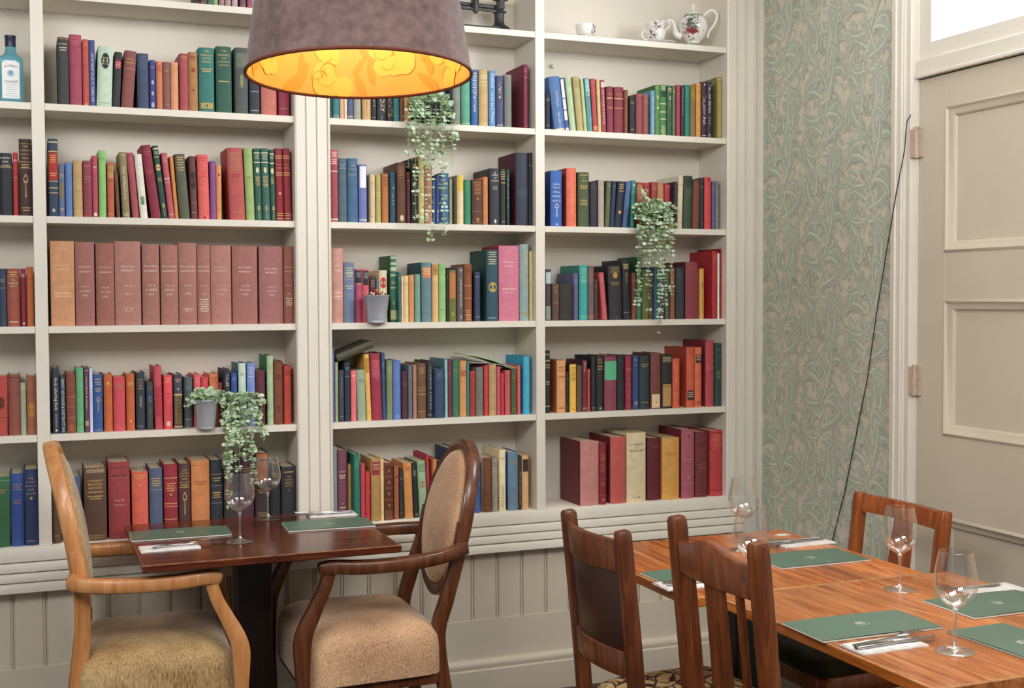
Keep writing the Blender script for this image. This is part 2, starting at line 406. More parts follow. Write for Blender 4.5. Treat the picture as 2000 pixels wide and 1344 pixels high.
# transom rail + transom frame
XF = XW+0.004
rail = MB().box(XF+0.046, XF+0.075, -UE, -U1, 0.0, 2.29).box(XF-0.012, XF+0.08, -UE, -U1, 2.245, 2.296).box(XF-0.02, XF, -UE, -U1, 2.235, 2.247)  # first box is unseen backing added behind the door to block sky light
struct(rail.build('trim_2_and_light_block', PAINT, bevel=0.002))
wf = MB()
for a, b, c, d in ((U1+0.001, U1+0.055, 2.297, 2.855), (UE-0.055, UE-0.001, 2.297, 2.855), (U1+0.055, UE-0.055, 2.297, 2.352), (U1+0.055, UE-0.055, 2.80, 2.855)):
    ybox(wf, a, b, c, d, XF+0.002, XF+0.045)
win = struct(wf.build('window_1', PAINT, bevel=0.002))
gl = MB().box(XF+0.02, XF+0.024, -(UE-0.055), -(U1+0.055), 2.352, 2.80)
g_o = gl.build('pane', glass_thin('window_glass', (0.97, 0.98, 1.0)), win)
# the door: stiles, rails, moulded panels
DOORM = plain('door_paint', 'D2C8B4', 0.42, 0.035, 4.0, 0.08)
dr = MB(); XD = XF+0.001
panels = [(1.650, 2.125), (1.045, 1.490), (0.20, 0.770)]
PU0, PU1 = 1.040, UE-0.135
ybox(dr, U1+0.003, PU0, 0.006, 2.232, XD, XD+0.04)
ybox(dr, PU1, UE-0.003, 0.006, 2.232, XD, XD+0.04)
zz = [0.006]+[q for p in sorted(panels) for q in p]+[2.232]
for i in range(0, len(zz), 2): ybox(dr, PU0, PU1, zz[i], zz[i+1], XD, XD+0.04)
for z0, z1 in panels: ybox(dr, PU0, PU1, z0, z1, XD+0.018, XD+0.032)
door = struct(dr.build('door_1', DOORM, bevel=0.0012))
mp = [(0.0, 0.0), (-0.004, 0.003), (-0.007, 0.009), (-0.003, 0.014), (0.002, 0.018), (0.006, 0.030), (0.012, 0.036), (0.018, 0.038)]
for z0, z1 in panels:
    mo = MB(); rings = []
    for dx, off in mp:
        rings.append([(XD+dx, -(PU0+off-0.004), z0+off-0.004), (XD+dx, -(PU1-off+0.004), z0+off-0.004), (XD+dx, -(PU1-off+0.004), z1-off+0.004), (XD+dx, -(PU0+off-0.004), z1-off+0.004)])
    vs = [p for r in rings for p in r]; fs = [(i*4+j, i*4+(j+1) % 4, (i+1)*4+(j+1) % 4, (i+1)*4+j) for i in range(len(rings)-1) for j in range(4)]
    mo.add(vs, fs); mo.build('panel_moulding', DOORM, door, angle=50)
HM = plain('hinge_metal', 'C6B2A0', 0.5, 0.15, 90)
for zc in (2.02, 1.215):
    h = MB().tube([(XW-0.008, -U1-0.002, zc-0.05), (XW-0.008, -U1-0.002, zc+0.05)], 0.0075, 10)
    h.tube([(XW-0.008, -U1-0.002, zc+0.05), (XW-0.008, -U1-0.002, zc+0.056)], 0.0095, 10)
    h.box(XW-0.004, XW+0.0035, -U1-0.024, -U1-0.004, zc-0.048, zc+0.048).box(XW-0.017, XW-0.008, -U1+0.002, -U1+0.018, zc-0.048, zc+0.048)
    h.build('hinge', HM, door)
# thin black cable looped over the upper hinge
pts = [at(1779, 224, X=XW-0.022), at(1771, 238, X=XW-0.026), at(1769, 262, X=XW-0.028), at(1767, 292, X=XW-0.028), at(1750, 380, X=XW-0.028), at(1730, 500, X=XW-0.020), at(1711, 620, X=XW-0.014),
       at(1694, 740, X=XW-0.010), at(1672, 850, X=XW-0.009), at(1650, 960, X=XW-0.009), at(1624, 1064, X=XW-0.009), at(1612, 1120, X=XW-0.009), at(1606, 1180, X=XW-0.009)]
tag(MB().tube(pts, 0.0018, 6).build('cable', plain('black_cable', '1B1E1C', 0.5, 0)), 'thin black cable hanging from the upper door hinge across the wallpaper', 'cable')
# ------------------------------------------------------------------ books
PAGES = plain('book_pages', 'CFC2A2', 0.85, 0.12, 160, stretch=(1, 1, 0.05))
INK = {'g': ('gilt', 'D9B36A'), 'w': ('white_print', 'E6E0D2'), 'k': ('black_print', '1B1817'), 'd': ('dull_gilt', 'A98A55'), 'r': ('red_print', 'C8302A'),
       'n': ('navy_print', '27304A'), 'o': ('orange_print', 'D8743A'), 'c': ('cream_print', 'DCCFA6'), 's': ('silver_print', 'A9B0B4')}
def ink(c):
    if c in INK: return plain(INK[c][0], INK[c][1], 0.45 if c in 'gd' else 0.6, 0.0, metal=0.0)
    return plain('book_label_'+c, c, 0.7, 0.06, 120)
NB = 9
def book(xl, w, h, z0, y0, dep, hexc, lean, feats, label, group, gain, wear):
    cov = hexc; fl = []
    for f in feats:
        q = f.split()
        if q[0] == 's': y0 = float(q[1])
        elif q[0] == 'p': dep = float(q[1])
        elif q[0] == 'k': cov = q[1]
        elif q[0] != '-': fl.append(q)
    dep = min(dep, 0.212-y0)
    cloth = plain('book_cloth', hexc, 0.62, 0.10, 55, 0.25, gain=gain)
    mats = [cloth]
    def mi(m):
        if m not in mats: mats.append(m)
        return mats.index(m)
    kc = mi(plain('book_cloth', cov, 0.62, 0.10, 55, 0.25, gain=gain)) if cov != hexc else 0
    t = min(0.0026, w*0.16); rb = min(0.0065, w*0.20); jo = 0.007
    def arc(u): return -rb*(1-(2*u/w-1)**2) if w > 0 else 0
    us = [w*i/(NB-1) for i in range(NB)]
    outer = [(0, dep), (0, jo+0.004), (0.0009, jo*0.5), (0.0, 0.0015)]+[(u, arc(u)) for u in us[1:-1]]+[(w, 0.0015), (w-0.0009, jo*0.5), (w, jo+0.004), (w, dep)]
    inner = [(t, dep), (t, jo+0.004), (t+0.0005, jo*0.6), (t, 0.0035)]+[(min(max(u, t), w-t), arc(u)*0.9+0.0026) for u in us[1:-1]]+[(w-t, 0.0035), (w-t-0.0005, jo*0.6), (w-t, jo+0.004), (w-t, dep)]
    n = len(outer); mb = MB(); zt = h
    vs = [(x, y, z) for z in (0, zt) for x, y in outer]+[(x, y, z) for z in (0, zt) for x, y in inner]
    fs = []; ms = []
    for i in range(n-1):
        side = 0 if 3 <= i < n-4 else kc
        fs.append((i, i+1, n+i+1, n+i)); ms.append(side)
        fs.append((2*n+i+1, 2*n+i, 3*n+i, 3*n+i+1)); ms.append(side)
        fs.append((i+1, i, 2*n+i, 2*n+i+1)); ms.append(side)
        fs.append((n+i, n+i+1, 3*n+i+1, 3*n+i)); ms.append(side)
    fs += [(0, n, 3*n, 2*n), (n-1, 3*n-1, 4*n-1, 2*n-1)]; ms += [kc, kc]
    mb.v = vs; mb.f = fs; mb.m = ms
    def sv(u, z, e=0.0002): return (u, arc(min(max(u, 0), w))-e, z)
    def patch(u0, u1, za, zb, m, e=0.0002, k=6):
        vv = []
        for i in range(k+1):
            u = u0+(u1-u0)*i/k; vv += [sv(u, za, e), sv(u, zb, e)]
        mb.add(vv, [(2*i, 2*i+2, 2*i+3, 2*i+1) for i in range(k)], m)
    if not fl and wear: fl = [['D', '.83', '2', 'd'], ['D', '.12', '1', 'd']]
    rr = random.Random(int(xl*1e4)+int(z0*100))
    for q in fl:
        if q[0] == 'B': patch(0.0004, w-0.0004, float(q[1])*h, float(q[2])*h, mi(ink(q[3])))
        elif q[0] == 'P':      # inset label
            patch(w*0.10, w*0.90, float(q[1])*h, float(q[2])*h, mi(ink(q[3])), 0.0003)
        elif q[0] == 'D':      # short worn lines of lettering, too small to read
            k = int(q[2]); m = mi(ink(q[3])); zc = float(q[1])*h; lh = min(0.0042, w*0.13)
            for j in range(k):
                zz = zc-j*lh*1.9; ww = w*(0.70-0.16*(j % 2)); u = w/2-ww/2
                while u < w/2+ww/2-0.0006:
                    l = rr.uniform(0.0010, 0.0026); u2 = min(u+l, w/2+ww/2); patch(u, u2, zz, zz+lh*rr.uniform(0.7, 1.0), m, 0.0003, 1); u = u2+0.0007
        elif q[0] == 'E':      # oval
            zc = float(q[1])*h; r = float(q[2]); m = mi(ink(q[3])); vv = [sv(w/2, zc, .0004)]
            ru = min(r, w*0.42)
            for i in range(24):
                a = 2*PI*i/24; vv.append(sv(w/2+ru*math.cos(a), zc+r*math.sin(a)*(float(q[4]) if len(q) > 4 else 1.2), .0004))
            mb.add(vv, [(0, i+1, (i+1) % 24+1) for i in range(24)], m)
        elif q[0] == 'S':      # torch or spade ornament
            za, zb = float(q[1])*h, float(q[2])*h; m = mi(ink(q[3])); c = w/2; H = zb-za; W = min(w*0.22, H*0.2)
            for pp in ([(-.18, 0), (.18, 0), (.08, .62), (-.08, .62)], [(-.5, .62), (.5, .62), (.9, .78), (.5, .88), (0, 1), (-.5, .88), (-.9, .78)]):
                mb.add([sv(c+a*W, za+b*H, .0004) for a, b in pp], [tuple(range(len(pp)))], m)
        elif q[0] in 'TV':
            m = mi(ink(q[3])); s = ' '.join(q[4:]); tv, tf, tw = text_geo(s)
            if q[0] == 'T':
                zc = float(q[1])*h; sc = float(q[2])*w/tw; e = min(1.0, 0.0075/(sc*0.7)) if sc > 0 else 1
                vv = [sv(w/2+x*sc, zc+y*sc*max(e, 0.6), .0004) for x, y, _ in tv]
            else:
                za, zb = [float(a)*h for a in q[1].split('-')]; L = abs(zb-za); sc = L/tw; ys = min(sc, w*float(q[2])/0.72)
                vv = [sv(w/2+y*ys, (za+zb)/2-x*sc, .0004) for x, y, _ in tv]
            mb.add(vv, tf, m)
    X0 = xl; rot = 0; 
    if abs(lean) > 0.012:
        rot = -lean               # positive lean: top goes to the right
        if lean > 0: X0 = xl+w*math.cos(lean)   # stands on its right edge
    root = thing('book', label, 'book', (X0 if not (rot and lean > 0) else X0, y0, z0+0.0002), 0, group)
    if rot:
        root.rotation_euler = (0, -rot, 0)
        if lean > 0:
            mb.v = [(p[0]-w, p[1], p[2]) for p in mb.v]
    off = -w if (rot and lean > 0) else 0
    mb.build('cover', mats, root, angle=40)
    MB().box(off+t+0.0002, off+w-t-0.0002, jo+0.001, dep-0.004, 0.003, h-0.0035).build('page_block', PAGES, root)
    return root

PLACE = {'A': 'far-left bay', 'B': 'left bay', 'C': 'middle bay', 'D': 'right bay'}
ROWN = ['topmost visible shelf', 'second shelf down', 'third shelf down', 'fourth shelf down', 'fifth shelf down', 'lowest shelf']
# one line per book, left to right: left edge, right edge, top (in the enlarged photograph crop), tilt of the top, cloth colour, description; ornaments
ROWS = {
('A', 2): ((0, 240, 10/3), 1.0, '''
-70 -8 190 0 6A3A34 dull brown
-4 82 198 0 262A33 black; T .92 .8 w PARISH; T .86 .5 w AND; T .80 .7 w COURT; B .765 .77 g; B .78 .785 g
90 122 195 0 BC2A2E slim red; D .88 2 w; B .60 .605 w
130 222 107 0 4A3030 brown torch; T .90 .4 g THE; T .85 .84 g CHILDREN'S; T .80 .84 g ENCYCLO-; T .75 .5 g PEDIA; B .935 .94 g; B .70 .706 g; D .66 2 g; B .62 .626 g; S .24 .55 g; D .10 2 g'''),
('A', 3): ((0, 450, 10/3), 1.05, '''
-40 -12 250 0 8A8474 grey
-10 46 250 0 2C3E58 navy; D .80 2 d; D .66 1 d
50 133 250 0 A04E3A rust; D .93 2 g; B .86 .865 g; T .80 .3 w The; T .75 .8 w Pickwick; T .70 .55 w Papers; D .07 1 w
140 173 250 0 8E2038 slim crimson; D .90 3 w; E .05 .003 w
178 222 238 0 C46428 burnt orange; B .80 .81 8A3A1C'''),
('A', 4): ((0, 660, 10/3), 1.25, '''
-40 50 250 0 A23A2C brick red; E .55 .012 5A241E 1.6; B .30 .31 7A241C
53 136 240 0 84443A maroon brown; B .95 .96 5C2A24
138 174 290 0 96A488 pale sage; B .90 .91 E0E0C8
178 248 250 0 96583A worn tan; E .42 .010 C08A38 2.4'''),
('A', 5): ((0, 860, 10/3), 1.35, '''
-80 66 238 0 2C5E3C dark green; B .94 .95 80A070; D .80 2 d
72 160 215 0 2A4788 royal blue; D .84 3 d; D .62 2 d
165 258 188 0 24365C dark blue; T .88 .35 g THE; T .83 .7 g WORLD'S; T .78 .84 g BEST BOOKS; T .73 .4 g FOR; T .68 .8 g CHILDREN; E .62 .004 g; D .05 1 d'''),
('B', 0): ((360, 0, 100/7), 1.0, '''
340 430 -420 0 2E2428 black; -
440 640 -480 0 5A4034 dark brown; -
650 800 -480 0 3A6A58 bottle green; -
803 940 -440 0 8AA878 pale green; -
975 1120 -430 0 A88084 dusty pink; -
1145 1300 -430 0 B09094 pale mauve; -
1330 1490 -430 0 C0A0A8 light mauve; -
1555 1720 -420 0 7A5060 plum; -
1755 1900 -440 0 9A5064 wine red; -'''),
('B', 1): ((0, 0, 10/3), 0.95, '''
380 452 245 -10 3A3A3E faded black; B .97 .99 8A6A4A; T .90 .8 c MODERN; D .84 2 c
456 536 228 -2 A83E58 crimson; B .95 .955 D07080; D .90 2 D07080
541 583 258 0 C04C3E vermilion; D .95 3 E08A6A; E .03 .003 g
585 623 262 0 3C5490 blue white-lettered; V .80-.08 .5 w HOW MANY MILES TO BABYLON
629 727 305 10 C2DAC0 pale mint; E .76 .013 k 2.0; T .80 .4 c THE; T .75 .4 c BOOK; D .70 1 c; D .06 1 8AB090
731 780 342 16 2E2E33 charcoal; E .78 .008 C83830 1.9; D .80 4 w
788 866 335 24 8A4A44 faded maroon; T .85 .55 g ESSAYS; D .78 1 d; B .68 .685 g
891 970 350 0 3C4A68 steel navy; D .93 6 5C6C8C
976 1015 393 0 3C4088 indigo; E .55 .004 s 1.8; E .33 .004 s 1.8; E .10 .005 s 1.8; D .85 1 s
1020 1061 402 0 D47A50 slim orange; D .92 5 A03C24
1064 1111 405 0 8C5450 mauve brown
1114 1163 407 0 DE9A6A light orange; B .92 .925 A85A30; B .86 .865 A85A30
1172 1228 350 -8 AE484E rose red; D .94 2 d
1230 1290 342 -8 B27A40 ochre; D .92 2 7A3A24; E .70 .006 8A3A28; E .36 .003 5A2A20
1298 1396 312 -8 25796F teal; T .94 .3 g THE; T .88 .8 g AMERICAN; T .83 .6 g MOTOR; T .78 .6 g REPAIRS; D .66 2 g; P .06 .15 B89C54; E .105 .004 25796F
1410 1510 305 -8 235C4B bottle green; T .93 .3 g THE; T .87 .75 g MARVELS; T .82 .3 g OF; T .77 .75 g ENGINEERING; T .72 .7 g CONQUEST; D .47 1 g
1532 1616 312 -12 4A5654 mottled grey-green; P .70 .92 6A7264; E .5 .006 8A8A5A 4; P .06 .14 5A5A4A
1624 1692 325 -8 30333F charcoal grey; D .35 1 s; D .06 1 s
1702 1802 345 -6 CB6E5E salmon; -
1815 1884 370 -6 9C2C48 crimson; -'''),
('B', 2): ((0, 240, 10/3), 0.97, '''
320 383 105 -6 2E4258 red-and-blue banded; B .95 .965 c; B .47 .82 A8302A; B .83 .845 g; D .78 4 g; D .55 2 g; B .45 .46 g; B .365 .375 g; B .30 .31 g; E .08 .005 s
386 424 272 0 5E6F94 slate; D .80 3 g; P .35 .65 807460; D .15 2 g
430 474 260 -4 5A83C6 bright blue; -
480 540 248 -6 C6A266 tan; B .46 .47 A8804A; B .10 .11 E0C890
545 602 248 -8 923A4A plum; D .90 1 D08080; T .72 .75 D08A90 Mary; T .67 .75 D08A90 Barker; D .62 1 B06070
605 640 215 -12 C2455C pink-red; D .82 2 w; E .05 .005 w
647 694 180 -12 8ECA6C lime green; D .88 2 6AA050
702 746 262 -5 C85C3A orange-red; P .72 .95 C0905A; D .90 3 5A2C20; B .68 .69 8A3A24; D .06 1 g
750 784 318 -18 6A4A30 small brown; D .90 8 8A6A4A; D .45 6 8A6A4A
800 848 192 -26 958658 olive; V .78-.28 .4 w Arlis of Nine-Acres; D .95 1 w; D .06 2 w
862 906 195 -40 AE4A58 rose; D .9 2 C07078
915 963 205 -42 ECE6D8 white; T .84 .55 b0a080 LOVE; T .76 .4 b0a080 AND; T .70 .3 b0a080 THE; E .30 .007 7CA070 1.4; E .24 .006 5E8A50
988 1050 145 -72 8C2038 tall deep red; D .90 2 B05060; D .64 2 B05060
1056 1093 148 -66 224C3E green gilt; B .95 .965 c; D .92 3 g; B .84 .85 c; E .70 .008 g 1.4; D .55 3 g; S .04 .22 g
1100 1138 195 -52 C05462 dusty rose; D .92 4 E8A0A0; T .60 .7 w M; T .55 .8 w BOOK; D .06 1 w
1141 1164 218 -38 DC8A34 slim orange; -
1172 1238 205 -38 5C5E4A dark olive; D .94 2 g; D .86 2 g; D .78 2 g
1246 1288 218 -18 6A3C36 brown dark-blotched; E .62 .010 33262A 3; B .26 .265 d; D .1 1 d
1296 1366 208 -14 EA5E58 coral; D .94 2 C83A3C; D .72 3 D04A48; E .03 .004 8A2020
1371 1409 250 -4 8C4C8C purple; D .93 2 B080B0
1411 1444 275 -4 E2924E small orange; E .82 .004 8A4A1C; D .2 1 B06A2C
1500 1598 165 -24 BC4E48 wide brick red; D .92 8 d; D .62 2 9A3A34; D .1 1 d; k A8383A
1606 1660 165 -20 A0BA6E light green; D .90 2 7A9850; D .6 2 7A9850
1666 1708 168 -18 2C6050 green gilt-banded; B .93 .945 c; D .90 3 c; B .80 .815 c; E .7 .005 c 2; D .60 6 g; S .03 .22 g
1713 1762 168 -18 33675A green gilt-banded; B .93 .945 c; D .90 3 c; B .80 .815 c; E .7 .005 c 2; D .60 6 g; S .03 .22 g
1767 1798 175 -16 2A5A4A slim green gilt-banded; B .93 .945 c; D .90 3 c; B .80 .815 c; E .7 .005 c 2; D .60 6 g; S .03 .22 g
1802 1850 168 -14 9A2430 red gilt-ruled; B .89 .90 g; B .86 .87 g; T .78 .7 g BOOKS; T .73 .85 g MODERN; B .66 .67 g; B .63 .64 g; E .38 .004 g; B .10 .11 g; B .07 .08 g; B .03 .04 g
1854 1898 168 -14 9A2430 red gilt-ruled; B .89 .90 g; B .86 .87 g; T .78 .7 g BOOKS; T .73 .85 g MODERN; B .66 .67 g; B .63 .64 g; B .10 .11 g; B .07 .08 g; B .03 .04 g'''),
('B', 3): ((0, 450, 10/3), 1.1, '''
334 490 70 -6 C88E60 @tan; T .715 .62 F0D0A0 BIOLOGICAL; T .665 .62 F0D0A0 ABSTRACTS; T .465 .42 F0D0A0 VOL. 46; D .38 1 F0D0A0; D .345 1 F0D0A0
496 620 78 -6 A0645A @; T .705 .62 w BIOLOGICAL; T .645 .62 w ABSTRACTS; T .47 .42 w VOL. 46; T .415 .5 w 4701-8768; T .36 .26 w 1965
630 748 83 -6 9C5F52 @; T .705 .66 w BIOLOGICAL; T .645 .66 w ABSTRACTS; T .46 .42 w VOL. 46; T .405 .55 w 8769-13302; T .35 .28 w 1965
753 921 72 0 AC7468 @wide; T .70 .54 w BIOLOGICAL; T .65 .54 w ABSTRACTS; T .47 .3 w VOL. 44; T .37 .2 w 1963; T .205 .42 w SUBJECT INDEX; T .175 .25 w A - I
931 1042 92 -2 A26A5E @; T .73 .8 w BIOLOGICAL; T .67 .8 w ABSTRACTS; T .49 .45 w VOL. 45; T .435 .6 w 1-4384; T .38 .28 w 1964
1051 1163 95 -6 A56B5C @; T .73 .8 w BIOLOGICAL; T .67 .8 w ABSTRACTS; T .49 .45 w VOL. 45; T .435 .6 w 4385-8760; T .38 .28 w 1964
1168 1284 82 -3 A66E60 @; T .71 .8 w BIOLOGICAL; T .655 .8 w ABSTRACTS; T .48 .42 w VOL. 45; T .38 .28 w 1964; T .19 .55 w SUBJECT; T .165 .3 w A - I
1288 1373 98 -2 A6695E @slim; T .73 .86 w BIOLOGICAL; T .675 .86 w ABSTRACTS; T .49 .5 w VOL. 45; T .385 .32 w 1964; D .31 6 w
1377 1508 100 0 AE7468 @; T .725 .62 D8B8A0 BIOLOGICAL; T .675 .62 D8B8A0 ABSTRACTS; T .49 .4 D8B8A0 VOL. 44; T .435 .5 D8B8A0 1-5708; T .38 .25 D8B8A0 1963
1516 1678 103 -3 9E6258 @wide; T .725 .52 w BIOLOGICAL; T .67 .52 w ABSTRACTS; T .49 .3 w VOL. 44; T .435 .4 w 5709-11424; T .38 .2 w 1963
1691 1845 105 -4 9E6260 @; T .71 .52 w BIOLOGICAL; T .66 .52 w ABSTRACTS; T .475 .3 w VOL. 44; T .42 .42 w 11425-17192; T .37 .2 w 1963
1851 1918 105 -2 8E5244 @narrow; T .73 .84 c BIOLOGICAL; T .675 .84 c ABSTRACTS; T .49 .55 c VOL. 44; T .385 .35 c 1963; D .32 4 c'''),
('B', 4): ((0, 660, 10/3), 1.22, '''
346 390 198 -3 2E3444 dark slate; V .86-.36 .55 w Gods Inferring Beds; V .30-.10 .3 s Davidson; E .05 .003 w
396 430 252 0 2C4258 dark blue white-lettered; V .96-.03 .62 w GREAT ADVANCE & DESTRUCTION
436 497 228 -6 7E4030 worn brown; B .78 .785 B08058; B .60 .61 B08058; B .43 .44 B08058; B .25 .26 B08058; E .1 .008 A85A34
501 548 195 -8 58A672 bright green; -
554 582 195 -12 5E3A4C aubergine; B .95 .96 C0A080; V .86-.35 .35 c Some Early Railways; P .1 .18 C09A80
586 608 198 -10 BCC2EA lilac; V .7-.45 .3 7A80B0 Venus
612 672 238 -4 2C5290 royal blue; D .91 1 g; D .86 2 g; D .74 2 g; S .36 .62 g; B .03 .035 g
680 736 238 -5 BA5A22 orange-brown; P .80 .86 B87838; E .845 .004 g; E .16 .004 D8703A
742 818 252 -3 C4404C crimson; -
826 880 235 -6 BA5A22 orange-brown ornate; P .78 .84 B87838; D .83 2 g; E .17 .004 E0A060
890 946 225 -5 2F3844 slate gilt-lettered; T .87 .6 g CIVIC; T .82 .6 g MODERN; T .77 .4 g LIFE; T .72 .6 g SERIES; V .58-.40 .3 c FLATLEY; T .07 .5 s M.S.A
956 1000 288 0 363C40 small charcoal; P .83 .93 4A4E50; P .6 .78 2E4468; E .64 .008 6A7A80 1.3; S .1 .5 6A6A50
1012 1062 185 -14 B8404E rose-red; D .94 6 D86A70; P .2 .68 B03A48
1070 1126 245 -6 DC3C48 ornate scarlet; D .94 3 E8B0A0; P .44 .80 E05A60; E .62 .008 DC3C48; B .06 .36 E05A60; S .06 .34 DC3C48; E .10 .007 w
1135 1190 238 0 3C4154 gilt-pillared navy; D .90 2 g; E .73 .003 g; B .61 .64 g; P .08 .60 7C6A44; V .58-.1 .12 k IIIIIIII; B .02 .05 g
1199 1256 255 0 525A60 grey; D .80 2 78909A; D .15 1 s
1266 1310 238 0 D8565E pink-red; D .92 4 E08A88
1314 1360 255 0 C83440 scarlet; D .92 3 E07070
1367 1425 235 0 D47C4C light orange; D .92 3 A85030
1427 1452 290 0 8C3C40 small maroon; -
1464 1500 205 -4 30303A black silver-lettered; V .92-.70 .5 w TALES; V .55-.35 .4 s Kings
1508 1546 228 0 2E4C90 blue; D .90 2 8098C0
1556 1604 165 0 B6CCBC pale sage; k 4A7078; -
1612 1664 165 0 6F88C6 periwinkle; D .92 4 C0CCE8; D .78 1 w
1670 1728 212 -4 5C2434 maroon; B .45 .455 8A4A50; B .20 .205 8A4A50; D .12 2 8A4A50
1742 1782 115 -6 9EB68C green tall; k 3A7848; -
1786 1845 152 -5 6C3622 ornate brown; P .06 .96 7E4A30; B .50 .51 5A2A1A; E .75 .008 5A2A1A; E .25 .008 5A2A1A
1852 1898 182 -5 B63C2E brick red; D .90 2 5A241C; B .85 .86 5A241C'''),
('B', 5): ((0, 860, 10/3), 1.3, '''
345 400 215 0 543A2A dark brown; D .1 1 d
440 530 235 0 40506E slate blue; D .80 2 d; D .60 3 d
553 698 178 -6 573E30 worn brown; P .93 .985 9A8468; T .82 .7 g CHAMBERS'S; T .77 .62 g BRITISH; T .72 .62 g HISTORY; D .66 1 g; D .60 2 g; D .06 2 d
712 850 140 -3 8C3234 tall red; B .925 .93 5A1A20; T .82 .68 k NATURE; B .785 .795 8A6A40; T .50 .46 c VOL. 86; T .44 .46 c 1910-1911; B .06 .065 5A1A20
864 968 205 -4 C8543F vermilion; D .93 2 g; E .79 .003 g
978 1062 180 -4 4A5674 blue-grey; P .72 .86 5C6478; D .84 4 g; B .68 .685 g
1072 1160 155 -6 8C1E30 red gilt-banded; B .80 .81 g; D .72 4 g; E .57 .003 g; B .44 .45 g; B .40 .41 g; B .22 .23 g; D .17 3 g
1168 1242 150 -4 4C3030 brown torch; T .90 .4 g THE; T .86 .84 g CHILDREN'S; T .82 .84 g ENCYCLO-; T .78 .5 g PEDIA; B .73 .737 g; D .69 2 g; B .66 .666 g; S .28 .60 g
1250 1368 130 -4 C47A42 broad orange; B .93 .935 9A5028; D .7 2 9A5028
1376 1452 128 0 2A303A blue-black; B .80 .805 g; D .74 2 g; B .64 .645 s; D .54 3 g; B .40 .405 s; D .16 2 s
1462 1556 190 0 3A3233 dark plum; B .60 .606 d; -
1566 1655 105 0 48283A plum; -
1664 1755 82 0 35282A black orange-topped; P .92 .99 B86A34; P .62 .90 A05A30; D .5 2 d; D .2 2 d
1762 1828 150 0 26282C black; -
1836 1932 170 0 2D3036 black gilt-titled; D .90 1 g; T .83 .3 g THE; T .78 .6 g WORLD'S; T .73 .6 g GREAT; T .68 .5 g STORY; T .60 .12 g IV'''),
('C', 1): ((620, 120, 50/11), 0.95, '''
112 128 70 0 1E4A38 slim bottle green; -
136 194 70 0 258088 teal; B .06 .07 c; B .03 .036 c
200 236 90 0 E0A880 peach; -
240 264 90 0 E8D8B8 cream; -
268 318 90 0 585C86 slate violet; P .5 .9 e8e0d0; B .07 .08 c; B .04 .048 c
324 386 90 0 A2A494 grey-sage; -
400 474 90 0 D2A868 tan; V .7-.1 .1 k Woodland
480 524 90 0 28272C slim black; V .8-.3 .4 s Pearl; D .07 1 s
530 612 90 0 34363E charcoal gilt-lettered; V .74-.2 .62 c HOLIDAY; V .1-.04 .2 s pan
618 670 90 0 3A2C26 brown gilt-lettered; V .9-.1 .75 g SERVANTS
676 728 90 0 257E86 teal plain; -
734 766 90 0 7E4630 red-brown; -
772 824 90 0 D89850 orange; -
832 880 90 0 2A2E3A dark navy; V .8-.2 .4 c Stories
886 940 90 0 30323A slate-black; D .8 2 s
946 1000 90 0 7A8478 grey-green; -
1006 1052 90 0 2C3858 navy; D .8 3 s
1056 1100 90 0 26345C navy white-lettered; V .95-.4 .7 w GALES; D .1 1 w
1104 1150 90 0 4C4E84 violet-blue; D .2 2 s
1154 1192 90 0 24262C black; -
1200 1270 90 0 838C80 sage grey; T .82 .6 g STONE; T .74 .4 w OAK; T .70 .4 g ELM
1278 1356 75 0 58A688 sea green; B .04 .05 c; -
1366 1426 75 -4 2E66A8 blue; D .93 12 w; V .60-.25 .5 w Hurricane
1434 1514 75 -4 C8A868 tan; B .78 .785 w; D .88 2 w; B .72 .725 w; B .05 .055 c
1522 1580 85 -4 5A94CC sky blue; V .96-.08 .66 w Oxford Verse and Prose
1588 1652 130 -4 4C5078 indigo; P .52 .92 484a68; V .90-.56 .5 c Arabia; D .04 1 w
1662 1724 120 -4 848A80 worn grey; P .02 .95 7A8078
1830 1868 28 -2 802242 tall maroon; D .92 3 D0808A; D .80 2 D0808A; p .185; D .04 1 D0808A'''),
